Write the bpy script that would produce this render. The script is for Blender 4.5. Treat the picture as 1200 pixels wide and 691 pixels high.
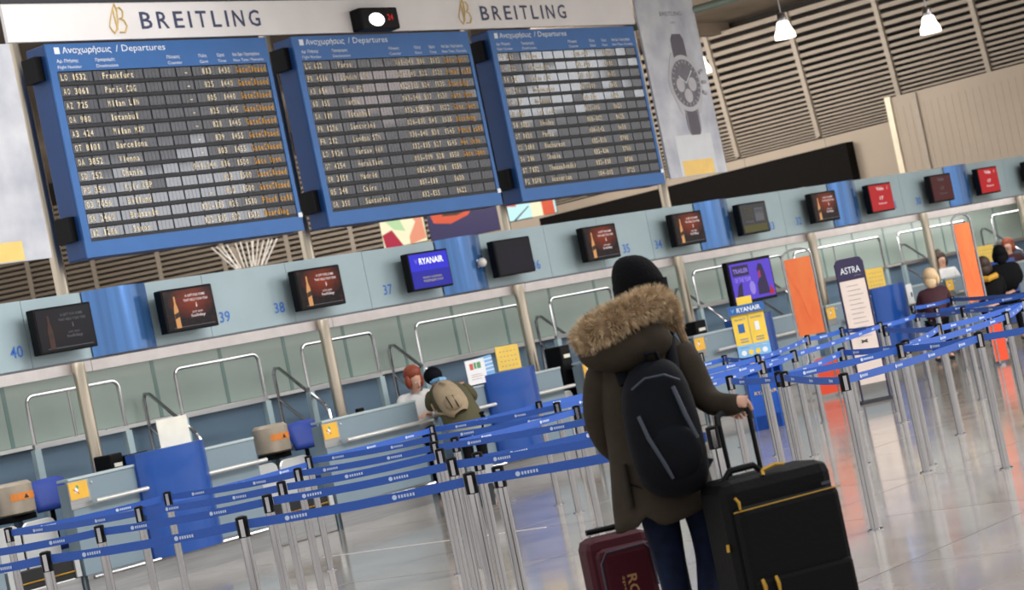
import bpy, bmesh, math, random
from mathutils import Vector, Matrix, noise
random.seed(7)
PI = math.pi
SC = bpy.context.scene
COL = SC.collection
for o in list(bpy.data.objects): bpy.data.objects.remove(o)

# ------------------------------------------------------------------ camera, world, lights, exposure
# World frame: +X runs along the check-in desks (to the right, receding), +Y runs towards the back wall.
PHI = math.radians(51.238); PITCH = math.radians(1.111); ROLL = math.radians(11.695)
cd = bpy.data.cameras.new('camera'); cam = bpy.data.objects.new('camera', cd); COL.objects.link(cam)
cd.lens = 78.0; cd.sensor_width = 36.0; cd.clip_end = 300
Rv = Vector((math.cos(PHI), -math.sin(PHI), 0)); Fh = Vector((math.sin(PHI), math.cos(PHI), 0))
Fv = Fh*math.cos(PITCH) + Vector((0, 0, 1))*math.sin(PITCH)
Uv = Rv.cross(Fv)
r2 = Rv*math.cos(ROLL) - Uv*math.sin(ROLL); u2 = Rv*math.sin(ROLL) + Uv*math.cos(ROLL)
cam.matrix_world = Matrix(((r2.x, u2.x, -Fv.x, 0), (r2.y, u2.y, -Fv.y, 0), (r2.z, u2.z, -Fv.z, 1.58), (0, 0, 0, 1)))
cd.dof.use_dof = True; cd.dof.focus_distance = 14.0; cd.dof.aperture_fstop = 4.2
SC.camera = cam
W = bpy.data.worlds.new('hall_daylight'); SC.world = W; W.use_nodes = True
wn = W.node_tree; wn.nodes.clear()
tc = wn.nodes.new('ShaderNodeTexCoord'); sx = wn.nodes.new('ShaderNodeSeparateXYZ'); rp = wn.nodes.new('ShaderNodeValToRGB')
bg = wn.nodes.new('ShaderNodeBackground'); wo = wn.nodes.new('ShaderNodeOutputWorld')
wn.links.new(tc.outputs['Generated'], sx.inputs[0]); wn.links.new(sx.outputs['Z'], rp.inputs[0])
wn.links.new(rp.outputs[0], bg.inputs[0]); wn.links.new(bg.outputs[0], wo.inputs[0])
rp.color_ramp.elements[0].color = (.80, .76, .72, 1); rp.color_ramp.elements[1].color = (.92, .95, 1.0, 1)
bg.inputs[1].default_value = 1.05
def area(name, loc, tgt, size, power, col=(1, 1, 1)):
    l = bpy.data.lights.new(name, 'AREA'); l.shape = 'RECTANGLE'; l.size, l.size_y = size; l.energy = power; l.color = col
    o = bpy.data.objects.new(name, l); COL.objects.link(o); o.location = loc
    o.rotation_euler = (Vector(tgt)-Vector(loc)).to_track_quat('-Z', 'Y').to_euler(); return o
area('hall_light', (20, 2, 11), (24, 17, 1), (14, 5), 2600, (1, .97, .93))
area('hall_light', (31, 6, 10), (30, 18, 1), (10, 5), 1500, (1, .97, .93))
area('louver_fill', (33, 24, 6.8), (40, 24, 4.5), (8, 3), 780, (1, .94, .87))  # added fill, no visible fixture, brightens the louvres of the right wall
area('soffit_fill', (20, 16.72, 2.27), (20, 17.2, 2.12), (18, .05), 15, (1, .97, .93))  # added strips hidden behind the fascia to brighten the pale soffit band
area('soffit_fill', (33, 16.72, 2.27), (33, 17.2, 2.12), (8, .05), 9, (1, .97, .93))
area('soffit_fill', (20, 17.4, 2.1), (20, 18.2, .6), (18, .2), 40, (1, .97, .93))  # more unseen strips, added to lift the green glass wall
area('soffit_fill', (33, 17.4, 2.1), (33, 18.2, .6), (8, .2), 40, (1, .97, .93))
area('louver_fill', (31, 28, 6.8), (35, 32, 4.0), (8, 2), 620, (1, .94, .87))  # second added fill, for the frontal louvred wall
area('flap_reflection_light', (37.2, -8, 6.3), (15, 16, 3.8), (4.8, 2.6), 230, (.92, .95, 1))  # added lights, no windows here, to put bright reflections on the board flaps
area('flap_reflection_light', (46.3, -8, 9.1), (18.6, 16, 4.6), (1.9, 1.5), 30, (1, .82, .78))
area('flap_reflection_light', (54.6, -8, 9.2), (22, 16, 4.6), (3.4, 1.9), 120, (.92, .95, 1))
SC.view_settings.view_transform = 'Standard'; SC.view_settings.look = 'None'
SC.view_settings.exposure = 0.2; SC.view_settings.gamma = 1.0; SC.view_settings.use_curve_mapping = False

# ------------------------------------------------------------------ helpers
def lin(h):
    h = h.lstrip('#'); v = [int(h[i:i+2], 16)/255 for i in (0, 2, 4)]
    return tuple([(c/12.92 if c <= .04045 else ((c+.055)/1.055)**2.4) for c in v]+[1])
MATS = {}
def mat(name, hexc, rough=.5, metal=0., var=.06, scale=6., bump=0., emit=0., spec=.5, stretch=None, coat=0., trans=0., hex2=None):
    m = bpy.data.materials.new(name); MATS[name] = m; m.use_nodes = True; nt = m.node_tree; b = nt.nodes['Principled BSDF']
    c = lin(hexc); t = nt.nodes.new('ShaderNodeTexCoord'); n = nt.nodes.new('ShaderNodeTexNoise'); n.inputs['Scale'].default_value = scale
    n.inputs['Detail'].default_value = 4
    if stretch:
        mp = nt.nodes.new('ShaderNodeMapping'); mp.inputs['Scale'].default_value = stretch
        nt.links.new(t.outputs['Object'], mp.inputs[0]); nt.links.new(mp.outputs[0], n.inputs['Vector'])
    else: nt.links.new(t.outputs['Object'], n.inputs['Vector'])
    r = nt.nodes.new('ShaderNodeValToRGB'); nt.links.new(n.outputs[0], r.inputs[0])
    c2 = lin(hex2) if hex2 else None
    r.color_ramp.elements[0].position = .3; r.color_ramp.elements[1].position = .7
    r.color_ramp.elements[0].color = c2 if c2 else tuple([max(0, x*(1-var)) for x in c[:3]]+[1])
    r.color_ramp.elements[1].color = c if c2 else tuple([min(1, x*(1+var)) for x in c[:3]]+[1])
    nt.links.new(r.outputs[0], b.inputs['Base Color'])
    b.inputs['Roughness'].default_value = rough; b.inputs['Metallic'].default_value = metal; b.inputs['Specular IOR Level'].default_value = spec
    b.inputs['Coat Weight'].default_value = coat; b.inputs['Coat Roughness'].default_value = .05; b.inputs['Transmission Weight'].default_value = trans
    if emit:
        nt.links.new(r.outputs[0], b.inputs['Emission Color']); b.inputs['Emission Strength'].default_value = emit
    if bump:
        bp = nt.nodes.new('ShaderNodeBump'); bp.inputs['Strength'].default_value = bump; bp.inputs['Distance'].default_value = .01
        nt.links.new(n.outputs[0], bp.inputs['Height']); nt.links.new(bp.outputs[0], b.inputs['Normal'])
    return m
def rough_noise(m, lo, hi, scale=3):
    nt = m.node_tree; b = nt.nodes['Principled BSDF']; n = nt.nodes.new('ShaderNodeTexNoise'); n.inputs['Scale'].default_value = scale
    t = nt.nodes.new('ShaderNodeTexCoord'); nt.links.new(t.outputs['Object'], n.inputs['Vector'])
    mr = nt.nodes.new('ShaderNodeMapRange'); mr.inputs['To Min'].default_value = lo; mr.inputs['To Max'].default_value = hi
    nt.links.new(n.outputs[0], mr.inputs[0]); nt.links.new(mr.outputs[0], b.inputs['Roughness'])

mat('floor_stone', '#a39b92', .12, var=.10, scale=1.3, spec=.7, hex2='#8e877f'); rough_noise(MATS['floor_stone'], .05, .16, 2.5)
mat('floor_joint', '#6b6764', .5)
mat('floor_inlay', '#e3ddd6', .25)
mat('steel', '#b4b4b7', .16, 1., var=.02)
mat('drum_metal', '#b8ab9a', .35, .3, var=.15, scale=5)
mat('steel_warm', '#c9bfae', .30, 1., var=.12, stretch=(4, 4, .2), scale=6)
mat('steel_brushed', '#a7a8a8', .38, 1., var=.10, stretch=(.3, 8, 8), scale=5)
mat('black_plastic', '#0c0c0e', .4)
mat('black_rubber', '#101113', .7)
mat('belt_blue', '#2453aa', .55, bump=.15, scale=80)
mat('belt_print', '#b9c9e6', .6)
mat('metal_blue_grey', '#9db1b8', .38, .12, var=.05, scale=2)
mat('desk_blue_grey', '#7c8e99', .42, .1, var=.05, scale=2)
mat('desk_edge', '#b3c2c6', .4, .3)
mat('panel_blue', '#4a7ab8', .2, .5, var=.30, scale=9, stretch=(1, 1, .02), coat=.5)
mat('desk_blue', '#174c9e', .3, .1, var=.08, scale=3, coat=.3)
mat('band_pink', '#f0e6e4', .45, .1)
mat('glass_green', '#a0b1a9', .35, .0, var=.05, scale=1.2, coat=.15)
mat('glass_joint', '#6d8a85', .3)
mat('dado_blue', '#5c7489', .45, .1, var=.06, scale=2)
mat('board_blue', '#2f64a4', .38, .15, var=.05, scale=3)
mat('board_side', '#1a437c', .4, .1)
mat('flap', '#353841', .25, .1, var=.10, scale=30, coat=.8)
mat('flap_gap', '#0d0e12', .7)
mat('row_tray', '#1c1f26', .5)
mat('flap_white', '#e8d9b8', .55)
mat('flap_amber', '#e0a233', .55)
mat('white_print', '#e6ecf2', .5)
mat('banner', '#eae7e7', .6, var=.05, scale=1.5)
mat('poster_cloud', '#d0d3d9', .5, scale=2.2, hex2='#a4a8b6')
mat('poster_plain', '#d0d4d9', .5, var=.04)
mat('logo_navy', '#3d4566', .5)
mat('logo_gold', '#d9bb76', .5)
mat('print_yellow', '#eec873', .5)
mat('watch_strap', '#5d5964', .6)
mat('watch_metal', '#b5b4ba', .4, .2)
mat('watch_dial', '#6a6871', .5, scale=14, var=.2)
mat('watch_sub', '#b6b5bb', .5)
mat('louver', '#988c7e', .55, var=.08, scale=2)
mat('louver_post', '#a59a8c', .55)
mat('louver_back', '#2d2621', .8, scale=1.2, hex2='#16120f')
mat('beige_wall', '#a99b8b', .6, var=.05, scale=.8)
mat('roof', '#9a8c7b', .8, scale=.6, hex2='#7a6d5f')
mat('truss_green', '#7c8a80', .45, .2)
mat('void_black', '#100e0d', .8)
mat('strip_cream', '#efe2c8', .4)
mat('screen_off', '#10131f', .18, scale=3)
mat('number_blue', '#3b6fc4', .5)
mat('sign_yellow', '#e6b23c', .5)
mat('notice_yellow', '#ecc85a', .55, var=.05)
mat('paper', '#e6e4d6', .7)
mat('paper_white', '#e9ebee', .7)
mat('ink_grey', '#8b8f98', .7)
mat('ink_red', '#c9604e', .7)
mat('ink_green', '#5c9a6a', .7)
mat('ink_dark', '#2a2c33', .6)
mat('seat_blue', '#24419c', .6)
mat('guard_grey', '#b9bcbc', .4, .3, scale=3)
mat('guard_rim', '#d8d8d5', .3, .5)
mat('sticker_orange', '#e58a3a', .5)
mat('bag_liner', '#b7bcc2', .25, trans=.4)
mat('orange', '#f08648', .4, scale=1.3, hex2='#e86a38', stretch=(3, 3, 1))
mat('orange_deep', '#e04c2a', .4, scale=1.6)
mat('orange_ribbon', '#ee7640', .4, scale=1.6)
mat('stand_purple', '#2b2348', .4)
mat('stand_cream', '#dccdc4', .5, var=.04)
mat('sizer_blue', '#1450ae', .35)
mat('sizer_yellow', '#f0cb4a', .45)
mat('sizer_head', '#2f62a8', .4)
mat('sizer_light', '#7fb6e4', .45)
mat('coat_olive', '#342d25', .85, bump=.25, scale=18, var=.12)
mat('coat_dark', '#2c2721', .9, bump=.25, scale=18)
mat('fur', '#e2cba8', .75, scale=28, hex2='#8c7254')
mat('fur_base', '#8f7658', .9, scale=30, hex2='#5f4d3a')
mat('beanie', '#07080b', .95, bump=.5, scale=90)
mat('skin', '#d3a48d', .5, var=.05)
mat('hair_brown', '#3b2a22', .6, scale=40, var=.3, stretch=(6, 6, 1))
mat('hair_red', '#8a3c22', .55, scale=30, var=.35, stretch=(6, 6, 1))
mat('hair_blonde', '#e0c39a', .55, scale=30, var=.2, stretch=(6, 6, 1))
mat('lips', '#a35a52', .5)
mat('eye_white', '#e8e6e2', .3)
mat('jeans', '#101b34', .8, scale=20, hex2='#0a1020')
mat('pack_navy', '#06080f', .75, bump=.3, scale=20, var=.2)
mat('pack_trim', '#2b3140', .5)
mat('pack_beige', '#9c8b72', .85, bump=.3, scale=14)
mat('jacket_olive', '#4d4a32', .85, bump=.25, scale=14)
mat('trousers_grey', '#8f9488', .8)
mat('cloth_white', '#dcdcdc', .8)
mat('cloth_black', '#0f1013', .85, bump=.2, scale=14)
mat('cloth_maroon', '#3d1a24', .8)
mat('scarf_yellow', '#c9962f', .7)
mat('case_black', '#070708', .62, bump=.25, scale=60)
mat('case_black_side', '#0c0d0f', .6, bump=.2, scale=60)
mat('gold', '#b38c38', .35, .8)
mat('case_maroon', '#3a0d18', .55, bump=.2, scale=40)
mat('case_print', '#8f6a44', .6)
mat('bin_grey', '#2f353b', .6)
mat('shoe', '#141416', .5)
mat('lens', '#30343a', .1)
mat('dome_white', '#d8d4ce', .3)
def glow(name, hexc, s):
    m = bpy.data.materials.new(name); MATS[name] = m; m.use_nodes = True; nt = m.node_tree; b = nt.nodes['Principled BSDF']
    b.inputs['Base Color'].default_value = (.02, .02, .02, 1); b.inputs['Roughness'].default_value = .3
    b.inputs['Specular IOR Level'].default_value = .12; b.inputs['Emission Color'].default_value = lin(hexc); b.inputs['Emission Strength'].default_value = s
for a in (('lamp_glow', '#fff4e4', 3.5), ('glow_white', '#ffffff', 1.0), ('glow_text', '#f0e2e0', .8), ('glow_dimtext', '#8a8a92', .35), ('glow_led', '#c01818', .7), ('glow_screen_blue', '#2b2be0', .75),
          ('glow_screen_navy', '#1e22b8', .62), ('glow_yellow', '#d8d070', .6), ('glow_red', '#c4121f', .7), ('glow_darkred', '#5e1620', .45), ('glow_olive', '#6e6a2e', .4), ('glow_purple', '#5a3ed0', .8),
          ('glow_violet', '#9a86e8', .8), ('glow_plum', '#2d1b50', .6), ('glow_magenta', '#b62a6a', .7), ('glow_bottle', '#e0a060', .75), ('glow_label', '#4a3020', .4), ('glow_amberdim', '#6a4030', .3),
          ('ad_cream', '#f6f0c8', .9), ('ad_green', '#bfe0a8', .85), ('ad_crimson', '#b8123c', .8), ('ad_salmon', '#f09a78', .85), ('ad_navy', '#2c2458', .8), ('ad_orange', '#e0552e', .85),
          ('ad_cyan', '#c0ecec', .95), ('ad_peach', '#f2b48c', .85), ('glow_oval', '#ffffff', 2.5)): glow(*a)
def screen_glow(name, cx, cz, rad, hex_in, hex_out, s):      # radial picture on a lit screen
    m = bpy.data.materials.new(name); MATS[name] = m; m.use_nodes = True; nt = m.node_tree; b = nt.nodes['Principled BSDF']
    t = nt.nodes.new('ShaderNodeTexCoord'); mp = nt.nodes.new('ShaderNodeMapping'); g = nt.nodes.new('ShaderNodeTexGradient'); g.gradient_type = 'SPHERICAL'
    mp.inputs['Location'].default_value = (-cx/rad, 0, -cz/rad); mp.inputs['Scale'].default_value = (1/rad, .01, 1/rad)
    n = nt.nodes.new('ShaderNodeTexNoise'); n.inputs['Scale'].default_value = 9
    nt.links.new(t.outputs['Generated'], mp.inputs[0]); nt.links.new(mp.outputs[0], g.inputs[0])
    r = nt.nodes.new('ShaderNodeValToRGB'); r.color_ramp.elements[0].color = lin(hex_out); r.color_ramp.elements[1].color = lin(hex_in)
    mm = nt.nodes.new('ShaderNodeMath'); mm.operation = 'MULTIPLY_ADD'; mm.inputs[1].default_value = .4; mm.inputs[2].default_value = -.18
    nt.links.new(t.outputs['Generated'], n.inputs['Vector']); nt.links.new(n.outputs[0], mm.inputs[0])
    ad = nt.nodes.new('ShaderNodeMath'); ad.operation = 'ADD'; nt.links.new(g.outputs[0], ad.inputs[0]); nt.links.new(mm.outputs[0], ad.inputs[1])
    nt.links.new(ad.outputs[0], r.inputs[0]); nt.links.new(r.outputs[0], b.inputs['Emission Color']); b.inputs['Emission Strength'].default_value = s
    b.inputs['Base Color'].default_value = (.005, .005, .006, 1); b.inputs['Roughness'].default_value = .2; b.inputs['Specular IOR Level'].default_value = .15
screen_glow('screen_ad', .55, .7, .5, '#96350f', '#0c0708', .7)
screen_glow('screen_ad_dim', .3, .5, .7, '#2c2226', '#131620', .5)
screen_glow('screen_navy', .5, .4, .9, '#201c30', '#0c0d16', .4)

for n_ in ('beanie', 'coat_olive', 'coat_dark', 'pack_navy', 'case_black', 'case_black_side', 'case_maroon', 'cloth_black', 'jeans', 'black_plastic', 'void_black'): MATS[n_].node_tree.nodes['Principled BSDF'].inputs['Specular IOR Level'].default_value = .14
ORG = {}
class MB:
    def __init__(s): s.v = []; s.f = []; s.m = []; s.names = []
    def mi(s, m):
        if m not in s.names: s.names.append(m)
        return s.names.index(m)
    def add(s, vs, fs, m):
        k = len(s.v); i = s.mi(m); s.v += [tuple(v) for v in vs]
        for f in fs: s.f.append(tuple(a+k for a in f)); s.m.append(i)
        return s
    def box(s, x0, x1, y0, y1, z0, z1, m):
        vs = [(x, y, z) for x in (x0, x1) for y in (y0, y1) for z in (z0, z1)]
        return s.add(vs, [(0, 1, 3, 2), (4, 6, 7, 5), (0, 4, 5, 1), (2, 3, 7, 6), (0, 2, 6, 4), (1, 5, 7, 3)], m)
    def obox(s, c, ax, ay, az, m):       # oriented box: centre and three half-axis vectors
        c = Vector(c); ax = Vector(ax); ay = Vector(ay); az = Vector(az)
        vs = [c+ax*i+ay*j+az*k for i in (-1, 1) for j in (-1, 1) for k in (-1, 1)]
        return s.add(vs, [(0, 1, 3, 2), (4, 6, 7, 5), (0, 4, 5, 1), (2, 3, 7, 6), (0, 2, 6, 4), (1, 5, 7, 3)], m)
    def tube(s, path, rad, m, n=8, closed=False, caps=True):
        P = [Vector(p) for p in path]; N = len(P)
        rad = rad if isinstance(rad, (list, tuple)) else [rad]*N
        k = len(s.v); i = s.mi(m); up = None
        for a in range(N):
            if closed: d = P[(a+1) % N]-P[a-1]
            else: d = P[min(a+1, N-1)]-P[max(a-1, 0)]
            d.normalize()
            if up is None: up = Vector((0, 0, 1)) if abs(d.z) < .9 else Vector((1, 0, 0))
            sd = d.cross(up)
            if sd.length < 1e-4: sd = d.orthogonal()
            sd.normalize(); up = sd.cross(d).normalized()
            r = rad[a]; rx, ry = r if isinstance(r, (list, tuple)) else (r, r)
            for j in range(n):
                t = 2*PI*j/n; s.v.append(tuple(P[a]+sd*math.cos(t)*rx+up*math.sin(t)*ry))
        for a in range(N if closed else N-1):
            for j in range(n):
                b = (a+1) % N; s.f.append((k+a*n+j, k+a*n+(j+1) % n, k+b*n+(j+1) % n, k+b*n+j)); s.m.append(i)
        if caps and not closed:
            s.f.append(tuple(k+j for j in range(n))[::-1]); s.m.append(i)
            s.f.append(tuple(k+(N-1)*n+j for j in range(n))); s.m.append(i)
        return s
    def cyl(s, p0, p1, r, m, n=12, r1=None): return s.tube([p0, p1], [r, r if r1 is None else r1], m, n)
    def lathe(s, c, prof, m, n=16):      # prof: (radius, z)
        return s.tube([(c[0], c[1], c[2]+z) for _, z in prof], [max(r, .0005) for r, _ in prof], m, n)
    def sph(s, c, r, m, nu=12, nv=8):
        rx, ry, rz = r if isinstance(r, (list, tuple)) else (r, r, r); k = len(s.v); i = s.mi(m)
        for a in range(nv+1):
            th = PI*a/nv
            for j in range(nu):
                t = 2*PI*j/nu; s.v.append((c[0]+rx*math.sin(th)*math.cos(t), c[1]+ry*math.sin(th)*math.sin(t), c[2]+rz*math.cos(th)))
        for a in range(nv):
            for j in range(nu): s.f.append((k+a*nu+j, k+(a+1)*nu+j, k+(a+1)*nu+(j+1) % nu, k+a*nu+(j+1) % nu)); s.m.append(i)
        return s
    def prism(s, poly, O, A, B, N, m):   # polygon (a,b) in plane O + a*A + b*B, thickened along N
        O, A, B, N = Vector(O), Vector(A), Vector(B), Vector(N); n = len(poly)
        vs = [O+A*a+B*b for a, b in poly]+[O+A*a+B*b+N for a, b in poly]
        return s.add(vs, [tuple(range(n))[::-1], tuple(range(n, 2*n))]+[(i, (i+1) % n, n+(i+1) % n, n+i) for i in range(n)], m)
    def grid(s, rows, m, close=True):    # rows of equal length points
        k = len(s.v); i = s.mi(m); n = len(rows[0])
        for r in rows: s.v += [tuple(p) for p in r]
        for a in range(len(rows)-1):
            for j in range(n if close else n-1): s.f.append((k+a*n+j, k+a*n+(j+1) % n, k+(a+1)*n+(j+1) % n, k+(a+1)*n+j)); s.m.append(i)
        return s
    def xform(s, M): s.v = [tuple(M @ Vector(v)) for v in s.v]; return s
    def build(s, name, parent=None, smooth=False, bevel=0, sub=0, label=None, recalc=True):
        me = bpy.data.meshes.new(name)
        org = Vector((0, 0, 0))
        if parent is not None: org = ORG.get(root_of(parent).name, Vector((0, 0, 0)))
        me.from_pydata([tuple(Vector(v)-org) for v in s.v], [], s.f)
        for n in s.names: me.materials.append(MATS[n])
        me.polygons.foreach_set('material_index', s.m)
        if smooth: me.polygons.foreach_set('use_smooth', [True]*len(s.f))
        if recalc:
            b = bmesh.new(); b.from_mesh(me); bmesh.ops.recalc_face_normals(b, faces=b.faces); b.to_mesh(me); b.free()
        o = bpy.data.objects.new(name, me); COL.objects.link(o)
        if parent is not None: o.parent = parent
        if bevel: md = o.modifiers.new('bevel', 'BEVEL'); md.width = bevel; md.segments = 2; md.limit_method = 'ANGLE'
        if sub: md = o.modifiers.new('sub', 'SUBSURF'); md.levels = sub; md.render_levels = sub
        if smooth and not sub:
            try: me.set_sharp_from_angle(angle=math.radians(40))
            except Exception: pass
        if label: o['label'] = label
        if name in ('row_lettering', 'heading_print', 'poster_print', 'picture', 'picture_shapes', 'print', 'belt_print', 'stand_print', 'board_print', 'cage_print', 'sticker_print', 'watch_picture', 'digits', 'desk_number'): o['kind'] = 'stuff'
        return o
def root_of(o):
    while o.parent: o = o.parent
    return o
def tag(o, label=None, cat=None, group=None, kind=None):
    if label: o['label'] = label
    if cat: o['category'] = cat
    if group: o['group'] = group
    if kind: o['kind'] = kind
    return o
def thing(name, label, cat, loc=(0, 0, 0), rot=0, group=None, local=False):
    o = bpy.data.objects.new(name, None); COL.objects.link(o); o.location = loc; o.rotation_euler = (0, 0, rot); o.empty_display_size = .1
    ORG[o.name] = Vector((0, 0, 0)) if local else Vector(loc)
    return tag(o, label, cat, group)
def single(mb, name, label, cat, loc, group=None, smooth=False, bevel=0):   # a thing that is one mesh, origin at its base
    o = mb.build(name, smooth=smooth, bevel=bevel); L = Vector(loc)
    for v in o.data.vertices: v.co -= L
    o.location = L; return tag(o, label, cat, group)
def struct(mb, name, **k):
    o = mb.build(name, **k)
    if not o.parent: o['kind'] = 'structure'
    return o
def dup(root, loc, label, rot=None, group=None):
    r = root.copy(); COL.objects.link(r); r.location = loc; r['label'] = label
    if rot is not None: r.rotation_euler = (0, 0, rot)
    if group: r['group'] = group
    for ch in list(root.children):
        c = ch.copy(); COL.objects.link(c); c.parent = r
        for g in list(ch.children):
            d = g.copy(); COL.objects.link(d); d.parent = c
    return r
# lettering: text turned into flat mesh faces, fitted to a width and a cap height
_tc = bpy.data.curves.new('t', 'FONT'); _to = bpy.data.objects.new('t', _tc); COL.objects.link(_to); _tc.resolution_u = 2
_cache = {}
def glyphs(s, bold=0):
    if (s, bold) in _cache: return _cache[(s, bold)]
    _tc.body = s; _tc.offset = bold; dg = bpy.context.evaluated_depsgraph_get(); dg.update()
    me = bpy.data.meshes.new_from_object(_to.evaluated_get(dg))
    vs = [(v.co.x, v.co.y) for v in me.vertices]; fs = [tuple(p.vertices) for p in me.polygons]; bpy.data.meshes.remove(me)
    _cache[(s, bold)] = (vs, fs); return vs, fs
def text(mb, s, O, A, B, w, h, m, bold=0, cap=.73):   # w None keeps natural proportion
    vs, fs = glyphs(s, bold)
    if not vs: return
    x0 = min(v[0] for v in vs); x1 = max(v[0] for v in vs); O, A, B = Vector(O), Vector(A), Vector(B)
    sy = h/cap; sx = (w/(x1-x0)) if w else sy
    mb.add([O+A*((x-x0)*sx)+B*(y*sy) for x, y in vs], fs, m)
AX = Vector((1, 0, 0)); AZ = Vector((0, 0, 1)); NF = Vector((0, -1, 0))   # desk-parallel plane facing the hall

# ------------------------------------------------------------------ floor
base = MB().box(0, 42, -2, 40, -.06, -.008, 'floor_joint'); floor = struct(base, 'floor')
tile = MB().box(-.994, .994, -.994, .994, -.008, 0, 'floor_stone').build('tile', floor); tile.location = (5.26, 3, 0)
k = 0
for i in range(18):
    for j in range(8):
        if i == 0 and j == 0: continue
        c = tile.copy(); COL.objects.link(c); c.parent = floor; c.location = (5.26+2*i, 3+2*j, 0)
        c.rotation_euler = (random.uniform(-.0004, .0004), random.uniform(-.0004, .0004), 0)
st = MB().box(14.245, 14.275, 11.6, 14.2, .0, .002, 'floor_inlay').build('glint_strip', floor)  # pale strip standing in for a bright reflection along the floor joint

# ------------------------------------------------------------------ far end of the hall: louvred walls, beige wall, roof
XE = 40.0
wall = struct(MB().box(XE+.25, XE+.45, 10, 31, 3.0, 7.2, 'louver_back').box(XE+.0, XE+.35, 10, 31, 0, 4.33, 'beige_wall'), 'wall_right')
slat_m = MB().box(-.05, .05, -.98, .98, -.5, .5, 'louver')
first = None; zs = []; z = 4.37; dz = .055
while z < 7.0: zs.append(z); z += dz; dz *= 1.06
post_ys = [17.2+2.02*i for i in range(-3, 8)]
for yi in range(len(post_ys)-1):
    yc = (post_ys[yi]+post_ys[yi+1])/2
    for q, zz in enumerate(zs):
        d = (zs[q+1]-zz if q < len(zs)-1 else dz)
        if first is None: first = slat_m.build('slat', wall); s = first
        else: s = first.copy(); COL.objects.link(s); s.parent = wall
        lean = (zz-4.38)*.12
        s.location = (XE-lean, yc, zz); s.scale = (1, 1, d*.46); s.rotation_euler = (0, 0, 0)
for y in post_ys:
    MB().obox((XE-.06-.157, y, 5.69), (.05, 0, 0), (0, .05, 0), (-.157, 0, 1.31), 'louver_post').build('louver_post', wall)
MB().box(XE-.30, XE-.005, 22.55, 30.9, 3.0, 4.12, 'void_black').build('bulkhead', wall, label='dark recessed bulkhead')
for y in (19.2, 21.2, 23.2, 25.2, 27.2): MB().box(XE-.012, XE-.003, y-.012, y+.012, 3.0, 4.33, 'louver_post').build('panel_joint', wall)
# ribbed beige screen at the right end, with its bright corner strip
rib = MB().box(XE-.9, XE-.86, 14, 21.1, 2.6, 4.72, 'beige_wall').build('ribbed_screen', wall)
for i in range(46): MB().box(XE-.905, XE-.895, 14.1+i*.152, 14.15+i*.152, 2.6, 4.5, 'beige_wall').build('rib', rib)
MB().box(XE-.95, XE-.87, 21.02, 21.14, 2.6, 4.74, 'strip_cream').build('light_strip', wall, label='bright cream corner strip')
MB().box(XE-.95, XE-.87, 20.45, 20.55, 2.6, 4.70, 'louver_post').build('corner_post', wall)
# frontal louvred wall behind the boards
cor = Vector((40.0, 30.7, 0)); dW = -Rv; nW = -Fh
wl = MB().obox(cor+dW*9+Fh*.3+AZ*5, dW*9, Fh*.1, AZ*2.6, 'louver_back').obox(cor+dW*9+Fh*.1+AZ*1.8, dW*9, Fh*.1, AZ*1.8, 'beige_wall')
wback = struct(wl, 'wall_back')
first = None
for b in range(12):
    c0 = cor+dW*(b*1.47+.75)
    for q in range(26):
        z = 3.66+q*.118
        if first is None: first = MB().box(-.70, .70, -.05, .05, -.032, .032, 'louver').build('slat', wback); s = first
        else: s = first.copy(); COL.objects.link(s); s.parent = wback
        s.location = c0+AZ*z; s.rotation_euler = (math.radians(-14), 0, math.atan2(-dW.y, -dW.x))
    MB().obox(cor+dW*(b*1.47)+nW*.05+AZ*5.2, dW*.05, nW*.04, AZ*1.6, 'louver_post').build('louver_post', wback)
MB().obox(cor+dW*2.1+nW*.18+AZ*4.02, dW*2.3, nW*.08, AZ*.14, 'beige_wall').build('ledge', wback)
ceil = struct(MB().box(16, 41, 8, 46, 7.2, 7.35, 'roof'), 'ceiling')
for y in (18, 21.5, 25, 28.5): MB().box(26, 40, y-.12, y+.12, 6.95, 7.2, 'roof').build('roof_beam', ceil)

# roof truss tube crossing the top right
t = thing('roof_truss', 'grey green steel roof truss crossing the top right corner above the first lamp', 'truss', (26, 15.5, 5.3))
MB().tube([(24.2, 17.6, 5.30), (26.9, 14.4, 5.62)], .055, 'truss_green', 10).build('lower_chord', t, smooth=True)
MB().tube([(24.2, 17.6, 5.85), (26.9, 14.4, 6.15)], .055, 'truss_green', 10).build('upper_chord', t, smooth=True)
for a, b, c, d in ((24.9, 16.78, 25.2, 16.42), (25.5, 16.06, 25.2, 16.42), (25.5, 16.06, 25.9, 15.58), (26.4, 14.99, 25.9, 15.58)):
    f0 = (a-24.2)/2.7; f1 = (c-24.2)/2.7
    MB().tube([(a, b, 5.85+.3*f0), (c, d, 5.30+.32*f1)], .02, 'truss_green', 6).build('web_bar', t)

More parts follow.
